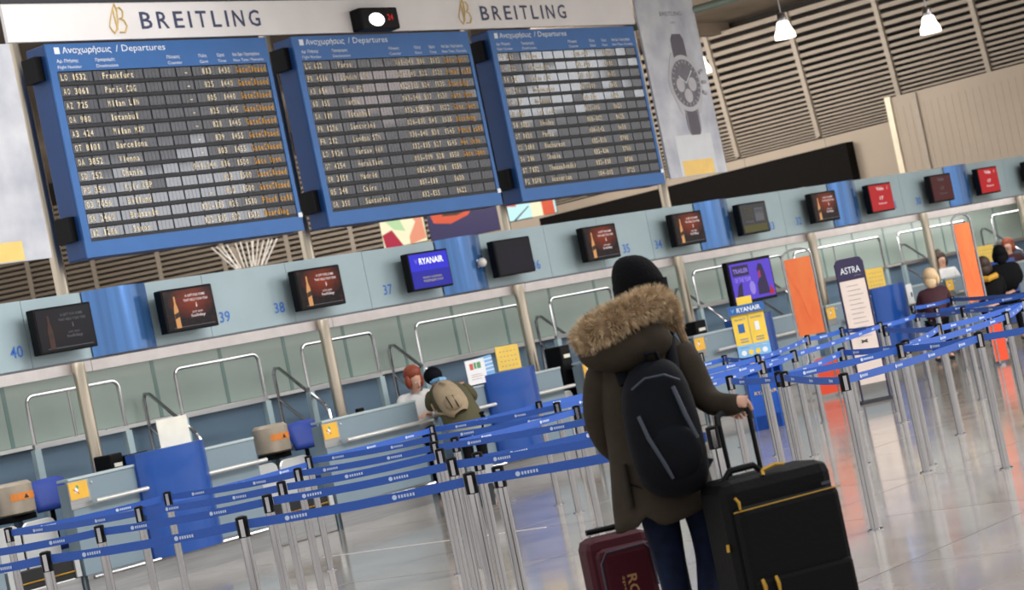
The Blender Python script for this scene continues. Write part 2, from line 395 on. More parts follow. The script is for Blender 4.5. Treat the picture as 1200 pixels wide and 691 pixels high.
# pendant lamps
def lamp(loc, label, first=None):
    if first: return dup(first, loc, label)
    t = thing('pendant_lamp', label, 'lamp', loc, group='glass pendant lamps under the louvred roof')
    x, y, z = loc
    MB().lathe(loc, [(.03, .20), (.06, .19), (.075, .10), (.07, .06), (.03, .05)], 'steel').build('lamp_cap', t, smooth=True)
    MB().lathe(loc, [(.05, .08), (.09, .05), (.115, -.04), (.155, -.12), (.165, -.20), (.15, -.21), (.02, -.2)], 'lamp_glow', 20).build('glass_shade', t, smooth=True)
    MB().cyl((x, y, z+.2), (x, y, z+1.9), .012, 'steel', 6).build('rod', t)
    return t
l1 = lamp((29.53, 17.42, 5.44), 'bright bell shaped pendant lamp just right of the watch poster')
lamp((30.91, 15.71, 5.07), 'bright bell shaped pendant lamp at the top right corner, clear of the truss', l1)
lamp((28.62, 18.46, 5.16), 'pendant lamp half hidden behind the right edge of the watch poster', l1)

# lit advertisement panels hanging before the far wall
def ad_panel(cx, cy, z, w, h, polys, label, base):
    c = Vector((cx, cy, z)); t = thing('lit_advertisement', label, 'advertisement', (cx, cy, z-h/2), group='lit advertisements seen under the boards')
    MB().obox(c+Fh*.06, Rv*(w/2), Fh*.06, AZ*(h/2), 'black_plastic').build('frame', t)
    MB().obox(c-Fh*.002, Rv*(w/2-.01), Fh*.002, AZ*(h/2-.01), base).build('picture', t)
    p = MB()
    for q, (pl, m) in enumerate(polys): p.prism([(a*w, b*h) for a, b in pl], c-Fh*(.005+.0006*q), Rv, AZ, -Fh*.0005, m)
    p.build('picture_shapes', t)
ad_panel(35.36, 30.93, 4.35, .95, .75, [([(-.5, .5), (-.1, .5), (.05, -.1), (-.2, 0)], 'ad_green'), ([(-.45, -.5), (-.48, -.1), (-.25, 0), (-.05, -.5)], 'ad_crimson'), ([(.1, -.5), (.15, .3), (.45, .35), (.48, -.4)], 'ad_salmon'), ([(0, .1), (.15, .45), (.3, .1), (.1, -.3)], 'ad_cream')],
         'lit cream and green advertisement with a crimson shape under the middle board', 'ad_cream')
ad_panel(36.2, 29.89, 4.27, 1.60, .75, [([(-.42, .05), (-.45, .3), (-.1, .45), (.15, .4), (.05, .1), (-.2, -.05)], 'ad_orange'), ([(-.3, .2), (-.2, .5), (.1, .5), (.08, .25), (-.1, .15)], 'glow_amberdim'), ([(.2, .5), (.28, .3), (.42, .35), (.48, .5)], 'ad_crimson')],
         'lit navy advertisement with an orange red swirl under the middle board', 'ad_navy')
ad_panel(37.05, 28.85, 4.22, 1.20, .42, [([(-.3, -.5), (.0, .1), (.03, .1), (-.25, -.5)], 'ad_navy'), ([(-.4, .5), (-.2, .5), (-.2, .2), (-.4, .3)], 'ad_orange'), ([(.05, -.5), (.05, .5), (.25, .5), (.25, -.5)], 'ad_cream'), ([(.25, -.5), (.25, .5), (.46, .5), (.46, -.5)], 'ad_orange')],
         'lit pale blue and orange advertisement between middle and right boards', 'ad_cyan')
# white lattice struts below the first board
t = thing('lattice_strut', 'white fan shaped lattice strut below the first departures board', 'strut', (32.6, 32.8, 4.0))
o = Vector((32.66, 32.72, 4.0))
LT = [(-.79, .70, -.39, .15), (-.57, .69, -.36, .15), (-.28, .69, -.22, .15), (-.05, .66, -.07, .14), (.09, .67, -.05, .14), (.31, .63, .06, .13), (.48, .61, .15, .13)]
for a, b, c_, d_ in LT:
    for d in (-.035, .035): MB().tube([o+Rv*(a+d*1.5)+AZ*b, o+Rv*(c_+d)+AZ*d_], .016, 'dome_white', 6).build('bar', t)
for q in (1, 4): MB().prism([(LT[q][0]+.1, LT[q][1]-.05), (LT[q+1][0]-.1, LT[q+1][1]-.05), (LT[q+1][2], LT[q+1][3]), (LT[q][2]+.05, LT[q][3])], o+Fh*.05, Rv, AZ, Fh*.02, 'louver').build('infill_panel', t)
MB().tube([o-Rv*.3, o+Rv*.22], .02, 'dome_white', 6).build('foot_rail', t)

# ------------------------------------------------------------------ back wall of the check-in zone
YW = 18.2
wb = struct(MB().box(11, 41, YW, YW+.12, 0, 2.4, 'dado_blue'), 'wall_front')
xs = [12.2+1.02*i for i in range(27)]
for i, x in enumerate(xs):
    g = MB().box(x+.006, x+1.014, YW-.02, YW, 1.52, 2.16, 'glass_green').build('glass_panel', wb)
for x in xs: MB().box(x-.025, x+.025, YW-.024, YW, 1.52, 2.16, 'glass_joint').build('glass_joint', wb)
for i in range(8): MB().box(11.9+3.52*i, 15.4+3.52*i, YW-.10, YW-.002, 1.475, 1.515, 'guard_rim').build('ledge', wb)
for i in range(8): MB().box(11.0+3.52*i+.004, 14.52+3.52*i-.004, 17.08, 17.2, 2.115, 2.235, 'band_pink').build('soffit_band', wb, label='pale pinkish band')
struct(MB().box(11, 40, 17.2, YW, 2.19, 2.235, 'band_pink'), 'trim_1')

# bent steel tube screens along the wall
def rr(x0, x1, z0, z1, y, r=.08, n=4):
    P = []
    for cx, cz, a0 in ((x0+r, z1-r, PI), (x1-r, z1-r, PI/2)):
        for i in range(n+1): a = a0-i*PI/2/n; P.append((cx+r*math.cos(a), y, cz+r*math.sin(a)))
    return [(x0, y, z0)]+P+[(x1, y, z0)]
XF = [(14.05, 15.25), (16.05, 17.30), (18.0, 19.2), (19.98, 22.0), (22.65, 24.0), (26.0, 28.4), (28.75, 31.4), (32.0, 34.4), (35.4, 37)]
YF = 17.6
for i, (a, b) in enumerate(XF):
    t = thing('tube_screen', 'bent steel tube frame before the green glass, %s from the left' % ['first', 'second', 'third', 'fourth', 'fifth', 'sixth', 'seventh', 'eighth', 'ninth'][i], 'railing', ((a+b)/2, YF, 0), group='steel tube frames along the check-in wall')
    MB().tube(rr(a, b, 1.0, 1.99, YF), .019, 'steel', 8).build('tube_frame', t, smooth=True)
    MB().box(a-.02, b+.02, YF-.02, YF+.02, 1.46, 1.51, 'steel_brushed').build('cross_rail', t)
    for x in (a, b): MB().box(x-.04, x+.04, YF-.03, YF+.03, 0, 1.46, 'metal_blue_grey').build('leg', t)
    if i in (0, 3, 6): MB().tube([(a+(b-a)*.45, YF, 1.5), (a+(b-a)*.45, YF, 1.99)], .013, 'steel', 6).build('divider', t)
# slanted grab rails running out from the wall
for i, x in enumerate((16.0, 17.99, 19.99, 22.92, 26.2, 28.3, 32.92, 35.9)):
    t = thing('grab_rail', 'slanted steel grab rail beside the baggage chute, %s from the left' % ['first', 'second', 'third', 'fourth', 'fifth', 'sixth', 'seventh', 'eighth'][i], 'railing', (x, 17.7, 0), group='slanted grab rails behind the desks')
    MB().tube([(x, 18.1, .9), (x, 18.1, 1.74), (x, 18.07, 1.80), (x, 18.0, 1.79), (x, 17.42, 1.30), (x, 17.36, 1.22), (x, 17.34, .9)], .02, 'steel', 8).build('upper_tube', t, smooth=True)
    MB().tube([(x, 18.1, 1.45), (x, 17.72, 1.12), (x, 17.4, .95)], .018, 'steel', 8).build('lower_tube', t, smooth=True)
    MB().box(x-.05, x+.05, 17.3, 18.12, .84, .9, 'steel_brushed').build('base_plate', t)

# steel columns
cx0 = 14.28
for i in range(-1, 7):
    x = cx0+3.52*i
    t = thing('steel_column', 'round steel column rising through the check-in fascia, %s from the left' % ['out of frame and first', 'second', 'third', 'fourth', 'fifth', 'sixth', 'seventh', 'eighth'][i+1], 'column', (x, 17.0, 0), group='steel columns carrying the fascia')
    MB().cyl((x, 17.0, 0), (x, 17.0, 5.6 if i < 4 else 2.9), .065, 'steel_warm', 20).build('shaft', t, smooth=True)
    MB().lathe((x, 17.0, 0), [(.12, 0), (.12, .02), (.07, .04)], 'steel').build('base_collar', t, smooth=True)

# ------------------------------------------------------------------ fascia with curved blue panels and numbers
YA = 16.5
fa = thing('check_in_fascia', 'long pale blue metal fascia above the check-in desks', 'fascia', (11, YA, 2.22))
blue = [(14.06, 14.88), (19.33, 20.14), (24.70, 25.52), (28.23, 29.03), (31.87, 32.67)]
seams = [11.2, 13.33, 14.06, 14.88, 15.66, 16.88, 18.1, 19.33, 20.14, 21.4, 22.5, 23.6, 24.70, 25.52, 26.9, 28.23, 29.03, 30.4, 31.87, 32.67, 34.0, 35.5, 37]
for a, b in zip(seams[:-1], seams[1:]):
    if (a, b) in blue:
        rows = []
        for zz in (2.22, 2.86):
            rows.append([(a+(b-a)*q/14, YA-.015-.11*math.sin(PI*q/14), zz) for q in range(15)])
        m = MB().grid(rows, 'panel_blue', close=False)
        n = 15
        m.add([(a, YA+.1, 2.22), (b, YA+.1, 2.22)]+rows[0], [tuple([0, 1]+[2+q for q in range(14, -1, -1)])], 'panel_blue')
        m.add([(a, YA+.1, 2.86), (b, YA+.1, 2.86)]+rows[1], [tuple([1, 0]+[2+q for q in range(15)])], 'panel_blue')
        m.build('curved_panel', fa, smooth=True, label='glossy blue curved panel', recalc=False)
    else: MB().box(a+.003, b-.003, YA, YA+.15, 2.22, 2.86, 'metal_blue_grey').build('panel', fa)
MB().box(11.2, 37, YA+.02, YA+.13, 2.23, 2.85, 'glass_joint').build('core', fa)
MB().box(11.2, 37, YA+.02, YA+.15, 2.205, 2.22, 'ink_grey').build('underside', fa)
for s, x, z in (('40', 13.10, 2.34), ('39', 15.80, 2.345), ('38', 16.60, 2.345), ('37', 18.33, 2.345), ('36', 21.05, 2.345), ('35', 22.94, 2.36), ('34', 23.66, 2.345), ('33', 26.46, 2.34), ('32', 27.2, 2.345), ('31', 30.0, 2.345), ('30', 30.8, 2.345), ('29', 33.6, 2.345)):
    m = MB(); text(m, s, (x, YA-.004, z), AX, AZ, .15, .115, 'number_blue', bold=.01); m.build('desk_number', fa, recalc=False)
t = thing('dome_camera', 'small white dome camera on the second curved blue panel', 'camera', (19.93, 16.38, 2.5))
MB().sph((19.93, 16.34, 2.52), .055, 'dome_white', 14, 10).build('dome', t, smooth=True); MB().cyl((19.93, 16.40, 2.52), (19.93, 16.44, 2.52), .05, 'dome_white').build('mount', t)

# ------------------------------------------------------------------ monitors
BOT = [(-.05, 0), (.05, 0), (.052, .22), (.04, .29), (.02, .35), (.017, .45), (-.017, .45), (-.02, .35), (-.04, .29), (-.052, .22)]
def monitor(x, kind, label, z=2.53):
    w, h, y = .70, .43, 16.28
    t = thing('monitor', label, 'monitor', (x, y, z-h/2), group='check-in monitors on the fascia')
    MB().box(x-w/2, x+w/2, y, y+.10, z-h/2, z+h/2, 'black_plastic').build('casing', t, bevel=.01)
    MB().box(x-.12, x+.12, y+.10, YA, z-.1, z+.1, 'black_plastic').build('wall_mount', t)
    scr = {'ad': 'screen_ad', 'dim': 'screen_ad_dim', 'ryan': 'glow_screen_blue', 'off': 'screen_navy', 'red': 'glow_red', 'dred': 'glow_darkred', 'olive': 'screen_off'}[kind]
    sc = MB().box(x-w/2+.022, x+w/2-.022, y-.004, y-.001, z-h/2+.022, z+h/2-.022, scr).build('screen', t)
    p = MB(); Y0 = y-.0055
    def tx(s, dx, dz, ww, hh, m, bold=.01): text(p, s, (x+dx, Y0, z+dz), AX, AZ, ww, hh, m, bold)
    if kind in ('ad', 'dim'):
        tm = 'glow_text' if kind == 'ad' else 'glow_dimtext'
        p.prism([(a*.62, b*.70) for a, b in BOT], (x-.19, Y0, z-.18), AX, AZ, NF*.0005, 'glow_bottle' if kind == 'ad' else 'glow_amberdim')
        p.prism([(-.031, .09), (.031, .11), (.031, .16), (-.031, .14)], (x-.19, Y0-.001, z-.18), AX, AZ, NF*.0005, 'glow_label')
        tx('A GIFT FOR SOME', -.04, .115, .27, .026, tm); tx('THAT HELD YOUR YEAR', -.07, .07, .33, .026, tm)
        tx('i', .085, .005, .015, .05, tm); tx('JUST ADD', .02, -.05, .14, .018, tm); tx('holiday', 0, -.09, .19, .03, tm)
        p.box(x-.25, x+.30, Y0, Y0+.0005, z-.178, z-.172, 'glow_dimtext')
    if kind == 'ryan':
        p.box(x-w/2+.022, x+w/2-.022, Y0+.0006, Y0+.001, z-h/2+.022, z+.0, 'glow_screen_navy')
        tx('RYANAIR', -.17, .075, .42, .07, 'glow_white', .025); tx('V', -.25, .085, .05, .055, 'glow_violet')
        tx('PRIORITY BOARDING', -.15, -.09, .32, .022, 'glow_yellow'); tx('PASSENGERS ONLY', -.15, -.13, .34, .026, 'glow_yellow')
    if kind in ('red', 'dred'):
        tm = 'glow_text' if kind == 'red' else 'glow_dimtext'
        tx('Volo', -.12, .11, .22, .055, tm, .02); tx('17', -.06, -.03, .11, .05, tm, .02); tx('Business', -.12, -.10, .24, .028, tm)
        tx('/', .2, .11, .03, .05, tm)
    if kind == 'olive':
        p.box(x-.30, x+.28, Y0, Y0+.0006, z-.19, z-.09, 'glow_olive'); tx('ONE', -.24, .09, .2, .06, 'glow_olive'); tx('OFF', -.2, .0, .18, .06, 'glow_olive')
        p.box(x+.02, x+.24, Y0, Y0+.0006, z-.05, z+.13, 'glow_dimtext'); tx('STD', .03, .06, .2, .05, 'ink_dark'); tx('FREE', -.24, -.06, .2, .03, 'glow_dimtext')
    if p.v: p.build('picture', sc, recalc=False)
    return t
monitor(13.62, 'dim', 'dark dimly lit monitor left of the first curved blue panel'); monitor(15.22, 'ad', 'monitor with an orange lit bottle advert, right of the first curved blue panel')
monitor(17.12, 'ad', 'monitor with a bottle advert directly right of the number 38'); monitor(18.93, 'ryan', 'monitor with a bright blue airline screen beside the number 37')
monitor(20.47, 'off', 'switched off black monitor left of the number 36'); monitor(22.23, 'ad', 'monitor with a bottle advert above the traveller\'s black beanie')
monitor(24.19, 'ad', 'monitor with a bottle advert beside the third curved blue panel'); monitor(25.80, 'olive', 'monitor with a dark olive picture right of the third curved blue panel')
monitor(27.72, 'ad', 'monitor with a bottle advert left of the fourth curved blue panel'); monitor(29.37, 'red', 'bright red monitor right of the fourth curved blue panel')
monitor(31.32, 'dred', 'dim dark red monitor left of the fifth curved blue panel'); monitor(32.95, 'red', 'bright red monitor right of the fifth curved blue panel')
monitor(34.72, 'off', 'black monitor cut by the right edge of the photograph')

# ------------------------------------------------------------------ departures boards
D1 = [("LO 1532", "Frankfurt", " -", "813", "1430", "GateClosed"), ("AO 3061", "Paris CDG", " -", "825", "1440", "GateClosed"), ("AZ 725", "Milan LIN", " -", "805", "1440", "GateClosed"), ("OA 980", "Istanbul", " -", "825", "1445", "GateClosed"),
      ("A3 424", "Milan MXP", " -", "828", "1445", "GateClosed"), ("OT 8101", "Barcelona", " -", "839", "1455", "GateClosed"), ("OA 3852", "Vienna", " -", "803", "1455", "GateClosed"), ("SD 252", "Chania", "041-044", "816", "1500", "Gate Open"),
      ("PS 354", "Kyiv KBP", " -", "828", "1500", "GateClosed"), ("03 7056", "Billund", " -", "823", "1500", "GateClosed"), ("SK 2460", "Brussels", "132-135", "826", "1510", "Final call"), ("12 1286", "Samos", "132-135", "822", "1510", "Boarding")]
D2 = [("LG 622", "Paros", "041-044", "B16", "1515", "Gate Open"), ("FR 4516", "London LTN", "036-040", "B22", "1520", "Final call"), ("A3 654", "Rome FCO", "132-135", "B24", "1530", "Boarding"), ("60 155", "Varna", "041-044", "B17", "1530", "Gate Open"),
      ("OA 119", "Istanbul", "132-135", "B29", "1522", "Gate Open"), ("FR 1236", "Santorini", "028-030", "B41", "1535", "Boarding"), ("FR 212", "London STN", "036-040", "B31", "1545", "Final call"), ("LO 5924", "Warsaw WAW", "132-135", "B27", "1545", "New Gate"),
      ("OT 4254", "Heraklion", "005-009", "B28", "1550", "Gate Open"), ("OR 3151", "Madrid", "082-084", "B01", "1550", ""), ("05 248", "Cairo", "107-111", "", "1600", ""), ("OR 350", "Santorini", "132-135", "", "1622", "")]
D3 = [("CO 312", "Samos", "041-044", "", "1610", ""), ("OA 322", "Heraklion", "132-138", "", "1610", ""), ("51 514", "Paris CDG", "132-136", "", "1615", ""), ("05 274", "Manchester", "107-111", "", "1615", ""),
      ("OA 317", "Mykonos", "132-136", "", "1625", ""), ("OR 406", "Tel Aviv", "102-105", "", "1625", ""), ("51 1823", "Rhodes", "108-102", "", "1625", ""), ("OT 1820", "Paros", "036-042", "", "1650", ""),
      ("CO 3181", "Bucharest", "132-135", "", "1700", ""), ("OA 216", "Chania", "132-136", "", "1700", ""), ("ST 7132", "Thessaloniki", "132-138", "", "1700", ""), ("FG 1578", "Amsterdam", "004-005", "", "1725", "")]
cell_me = None
def board(x0, x1, data, label, seed, zt=5.24, zb=3.155):
    global cell_me
    rnd = random.Random(seed)
    y = 16.28; w = x1-x0; t = thing('departures_board', label, 'departures board', ((x0+x1)/2, y, zb))
    MB().box(x0, x1, y, y+.27, zb, zt, 'board_side').build('casing', t, bevel=.012)
    gx0, gx1, gz0, gz1 = x0+.085, x1-.055, zb+.15, zt-.27
    f = MB().box(x0, x1, y-.02, y, zb, gz0, 'board_blue').box(x0, x1, y-.02, y, gz1, zt, 'board_blue').box(x0, gx0, y-.02, y, gz0, gz1, 'board_blue').box(gx1, x1, y-.02, y, gz0, gz1, 'board_blue')
    fr = f.build('front_frame', t)
    Y0 = y-.022; p = MB()
    p.box(x0+.10, x0+.165, Y0, Y0+.001, zt-.10, zt-.035, 'white_print')
    text(p, 'Αναχωρήσεις', (x0+.20, Y0, zt-.095), AX, AZ, .62, .06, 'white_print', .012); text(p, '/ Departures', (x0+.88, Y0, zt-.095), AX, AZ, .66, .07, 'white_print')
    for s1, s2, fx, fw in (('Αρ. Πτήσης', 'Flight Number', .0, .30), ('Προορισμός', 'Destination', .17, .28), ('Πάγκος', 'Counter', .50, .20), ('Πύλη', 'Gate', .655, .12), ('Ώρα', 'Time', .745, .12), ('Νέα Ώρα / Παρατηρήσεις', 'New Time / Remarks', .825, .44)):
        xx = gx0+.02+fx*(gx1-gx0)
        text(p, s1, (xx, Y0, zt-.185), AX, AZ, fw*.9, .032, 'white_print', .01); text(p, s2, (xx, Y0, zt-.245), AX, AZ, fw, .032, 'white_print')
    p.build('heading_print', fr, recalc=False)
    gaps = MB().box(gx0, gx1, y-.006, y, gz0, gz1, 'flap_gap').build('flap_bay', t)
    rh = (gz1-gz0)/12; nc = 13; cw = (gx1-gx0)/nc
    for r in range(12):
        zc = gz1-(r+.5)*rh
        row = MB().box(gx0, gx1, y-.010, y-.006, zc-rh/2+.002, zc-rh/2+.030, 'row_tray').build('flap_row', t)
        if cell_me is None:
            m = MB()
            for q in range(4): m.box(-cw/2+.009+q*(cw-.018)/4+.0015, -cw/2+.009+(q+1)*(cw-.018)/4-.0015, -.006, .0, -.046, .046, 'flap')
            c = m.build('flap_cell', row); cell_me = c.data
            for v_ in cell_me.vertices: v_.co += ORG[t.name]
        for cc in range(nc):
            c = bpy.data.objects.new('flap_cell', cell_me) if not (r == 0 and cc == 0 and cell_me.users == 1) else c
            if c.name not in COL.objects: COL.objects.link(c)
            c.parent = row
            c.location = Vector((gx0+(cc+.5)*cw, y-.008, zc+.012))-ORG[t.name]
            c.scale = (cw/.2165*1.0, 1, 1) if False else (1, 1, 1)
            c.rotation_euler = (math.radians(rnd.gauss(0, .35)), 0, math.radians(rnd.gauss(0, .35)))
        p = MB(); d = data[r]; g = gx1-gx0; ht = .062; Yt = y-.0185
        for s, fx, m in ((d[0], .012, 'flap_white'), (d[1], .195, 'flap_white'), (d[2], .53, 'flap_white'), (d[3], .665, 'flap_white'), (d[4], .745, 'flap_white'), (d[5], .835, 'flap_amber')):
            if s.strip():
                cs = .046 if m == 'flap_white' else .0445
                if s == ' -': fx += .05
                for ci, ch in enumerate(s.strip()):
                    if ch != ' ': text(p, ch, (gx0+fx*g+ci*cs+(.012 if ch in 'iljI1' else 0), Yt, zc-.02), AX, AZ, cs*(.36 if ch in 'iljI1' else .70), ht, m, .012)
        p.build('row_lettering', row, recalc=False)
    for zz in (zt-.22, zb+.30): MB().box(x0-.09, x0, y+.06, y+.26, zz-.12, zz+.12, 'black_plastic').build('bracket', t)
    MB().box(x1-.05, x1+.01, y-.025, y, zb+.14, zb+.19, 'white_print').build('corner_clip', t)
    return t
board(14.04, 17.04, D1, 'departures board on the left, mostly gate closed in amber', 1)
board(17.44, 20.43, D2, 'departures board in the middle, between two steel columns', 2)
board(20.82, 23.84, D3, 'departures board on the right beside the watch poster, no amber remarks', 3)

# header banner, clock box, posters
t = thing('header_banner', 'long light grey banner with navy lettering above the boards', 'banner', (18.8, 16.28, 5.3))
MB().box(13.62, 23.92, 16.27, 16.31, 5.27, 5.64, 'banner').build('banner_panel', t)
MB().box(13.62, 23.92, 16.26, 16.33, 5.64, 5.72, 'ink_dark').build('top_rail', t)
for x0 in (15.33, 20.76):
    lw = {'B': .155, 'R': .155, 'E': .135, 'I': .035, 'T': .15, 'L': .125, 'N': .16, 'G': .165}; xl = x0
    for ch in 'BREITLING':
        m = MB(); text(m, ch, (xl, 16.266, 5.37), AX, AZ, lw[ch], .18, 'logo_navy', .012); m.build('letter', t, recalc=False, label='navy capital letter %s' % ch); xl += lw[ch]+.0725
    m = MB(); xx = x0-.40; Y0 = 16.262          # gold script B emblem
    P = [(.0, .02), (.03, -.01), (.07, .03), (.10, .12), (.11, .22), (.09, .285), (.06, .24), (.065, .14), (.075, .02)]
    m.tube([(xx+a, Y0, 5.34+b) for a, b in P], .008, 'logo_gold', 6)
    P = [(.10, .24), (.15, .25), (.185, .21), (.17, .15), (.12, .14), (.18, .12), (.205, .06), (.17, .0), (.10, .0)]
    m.tube([(xx+a, Y0, 5.34+b) for a, b in P], .008, 'logo_gold', 6)
    m.tube([(xx+a, Y0, 5.34+b) for a, b in ((.0, .02), (-.02, .06), (.0, .12), (.04, .2), (.09, .285))], .006, 'logo_gold', 6)
    m.build('emblem', t, label='gold script emblem')
t = thing('display_box', 'small black box with a glowing white oval and red digits on the header banner', 'display', (18.77, 16.1, 5.26))
MB().box(18.44, 19.07, 16.10, 16.27, 5.26, 5.51, 'black_plastic').build('casing', t, bevel=.02)
MB().sph((18.69, 16.10, 5.37), (.13, .012, .075), 'glow_oval', 16, 8).build('white_oval', t, smooth=True)  # flat glowing white oval on the box front
m = MB(); text(m, '24', (18.87, 16.097, 5.36), AX, AZ, .10, .07, 'glow_led', .02); m.build('digits', t, recalc=False)
def poster(x0, x1, z0, z1, label, full):
    y = 16.24; t = thing('hanging_poster', label, 'poster', ((x0+x1)/2, y, z0))
    MB().box(x0, x1, y, y+.03, z0, z1, 'poster_cloud').build('poster_sheet', t)
    p = MB(); Y0 = y-.002; xc = x0+.80
    if full:
        p.box(x0+.28, x1-.22, Y0, Y0+.001, z0+.01, z0+.55, 'poster_plain'); p.box(x0+.34, x1-.3, Y0-.002, Y0-.001, z0+.01, z0+.21, 'print_yellow')
        text(p, 'BREITLING', (xc-.28, Y0, 5.36), AX, AZ, .52, .06, 'watch_dial', 0); text(p, '1884', (xc-.07, Y0, 5.25), AX, AZ, .12, .035, 'ink_grey', 0)
        p.build('poster_print', t, recalc=False)
        w = MB(); cz = 4.44
        def disc(cx, cz_, rx, rz, m, yy, n=28): w.prism([(rx*math.cos(2*PI*i/n), rz*math.sin(2*PI*i/n)) for i in range(n)], (cx, yy, cz_), AX, AZ, NF*.0008, m)
        w.prism([(-.17, .30), (-.15, .60), (-.1, .67), (.1, .67), (.15, .6), (.17, .30)], (xc, Y0-.001, cz), AX, AZ, NF*.0008, 'watch_strap')
        w.prism([(-.17, -.30), (-.15, -.62), (-.1, -.70), (.1, -.70), (.15, -.62), (.17, -.30)], (xc, Y0-.001, cz), AX, AZ, NF*.0008, 'watch_strap')
        for sx_ in (-1, 1):
            for sz in (-1, 1): w.prism([(sx_*.16, sz*.25), (sx_*.16, sz*.42), (sx_*.22, sz*.42), (sx_*.33, sz*.2)], (xc, Y0-.002, cz), AX, AZ, NF*.0008, 'watch_metal')
            w.prism([(sx_*.13, sz_*.33) for sz_ in (-2, -1)]+[(sx_*.14, -.33), (sx_*.14, -.66)], (xc, Y0-.0025, cz), AX, AZ, NF*.0008, 'watch_metal')
        disc(xc, cz, .385, .385, 'watch_metal', Y0-.003); disc(xc, cz, .34, .34, 'watch_sub', Y0-.005); disc(xc, cz, .325, .325, 'watch_dial', Y0-.007)
        for i in range(24):
            a = 2*PI*i/24; w.prism([(.27, -.006), (.27, .006), (.31, .006), (.31, -.006)], (xc, Y0-.009, cz), AX*math.cos(a)+AZ*math.sin(a), -AX*math.sin(a)+AZ*math.cos(a), NF*.0008, 'watch_sub')
        for a, b in ((-.14, -.02), (.14, -.02), (0, -.17)): disc(xc+a, cz+b, .095, .095, 'watch_sub', Y0-.009, 20)
        w.tube([(xc, Y0-.012, cz), (xc+.17, Y0-.012, cz+.16)], .008, 'white_print', 4); w.tube([(xc, Y0-.012, cz), (xc-.15, Y0-.012, cz+.10)], .008, 'white_print', 4)
        for a in (.35, 0, -.35): w.tube([(xc+.37*math.cos(a), Y0-.006, cz+.37*math.sin(a)), (xc+.46*math.cos(a), Y0-.006, cz+.46*math.sin(a))], .025, 'watch_metal', 8)
        w.build('watch_picture', t, recalc=True, label='printed chronograph watch with dark strap')
    else:
        p.box(x0+.05, x1-.32, Y0, Y0+.001, z0+.01, z0+.19, 'print_yellow'); p.build('poster_print', t)
        w = MB(); w.prism([(.18*math.cos(2*PI*i/24), .3*math.sin(2*PI*i/24)) for i in range(24)], (x0+.62, Y0, 4.35), AX, AZ, NF*.001, 'watch_dial')
        for a in (.6, .25, 0, -.3, -.6): w.tube([(x0+.62+.18*math.cos(a), Y0-.004, 4.35+.3*math.sin(a)), (x0+.62+.26*math.cos(a), Y0-.004, 4.35+.34*math.sin(a))], .02, 'ink_grey', 6)
        w.build('watch_picture', t)
    return t
poster(23.95, 25.31, 3.2, 5.62, 'tall cloudy poster of a wrist watch right of the boards', True)
poster(12.35, 13.60, 3.2, 5.25, 'cloudy poster cut by the left edge of the photograph', False)

# ------------------------------------------------------------------ check-in desks
YC = 16.18
ORD = ['first', 'second', 'third', 'fourth', 'fifth', 'sixth', 'seventh', 'eighth', 'ninth']
def desk(x0, x1, cyl, label, rails):
    t = thing('check_in_desk', label, 'desk', ((x0+x1)/2, YC, 0))
    MB().box(x0, x1, YC, YC+.05, .24, 1.12, 'desk_blue_grey').build('front_panel', t, bevel=.004)
    MB().box(x0+.35, x1-.1, YC+.05, YC+.6, .70, .76, 'desk_blue_grey').build('worktop', t)
    MB().box(x0, x1, YC-.01, YC+.16, 1.12, 1.145, 'desk_edge').build('counter_ledge', t, bevel=.004)
    for x in (x0, x1-.04): MB().box(x, x+.04, YC+.05, YC+.16, .0, 1.10, 'desk_blue_grey').build('side_panel', t)
    MB().box(x0+.02, x1-.02, YC+.01, YC+.05, 0, .24, 'steel_brushed').build('kick_panel', t)
    MB().tube([(x0+.03, YC-.07, .215), (x1-.03, YC-.07, .215)], .020, 'steel', 8).build('foot_rail', t, smooth=True)
    for a, b in rails:
        r = MB().tube([(a, YC-.08, .895), (b, YC-.08, .895)], .022, 'guard_rim', 10).build('hand_rail', t, smooth=True)
        for x in (a+.12, b-.12): MB().cyl((x, YC-.08, .895), (x, YC, .88), .012, 'steel').build('rail_bracket', r)
    MB().box(x0-.02, x0+.23, YC-.008, YC, .86, 1.115, 'steel_brushed').build('corner_plate', t)
    s = MB().box(x0-.01, x0+.21, YC-.012, YC-.008, .945, 1.105, 'sign_yellow').build('sticker', t, label='yellow warning sticker')
    g = MB().prism([(-.02, -.02), (.0, .03), (.03, .0), (.01, -.03)], (x0+.065, YC-.013, 1.03), AX, AZ, NF*.001, 'paper_white').sph((x0+.085, YC-.013, 1.055), (.018, .001, .02), 'ink_green', 8, 6)
    g.tube([(x0+.035, YC-.0145, 1.04), (x0+.095, YC-.0145, .995)], .004, 'ink_red', 4); g.build('sticker_print', s)
    MB().sph((x0+.27, YC-.003, 1.07), .012, 'guard_rim', 8, 6).build('screw_cap', t)
    if cyl:
        r = .47; m = MB(); rows = []; A0 = math.asin(.445/r)
        for z in (.22, 1.235): rows.append([(cyl+r*math.sin(-A0+2*A0*i/16), YC-.16+r*math.cos(A0)*0-(r*math.cos(-A0+2*A0*i/16)-r*math.cos(A0))*.62+.12, z) for i in range(17)])
        m.grid(rows, 'desk_blue', close=False)
        m.add(rows[1]+[(cyl+.445, YC+.1, 1.235), (cyl-.445, YC+.1, 1.235)], [tuple(range(19))], 'desk_blue'); m.add(rows[0]+[(cyl+.445, YC+.1, .22), (cyl-.445, YC+.1, .22)], [tuple(range(19))[::-1]], 'desk_blue')
        for s_ in (0, 16): m.add([rows[0][s_], rows[1][s_], (rows[1][s_][0], YC+.1, 1.235), (rows[0][s_][0], YC+.1, .22)], [(0, 1, 2, 3)], 'desk_blue')
        m.build('curved_front', t, smooth=True, label='royal blue curved front')
    return t
desk(13.20, 15.62, 14.46, 'pale desk with royal blue curved front below numbers 40 and 39', [(13.42, 14.42), (14.80, 15.66)])
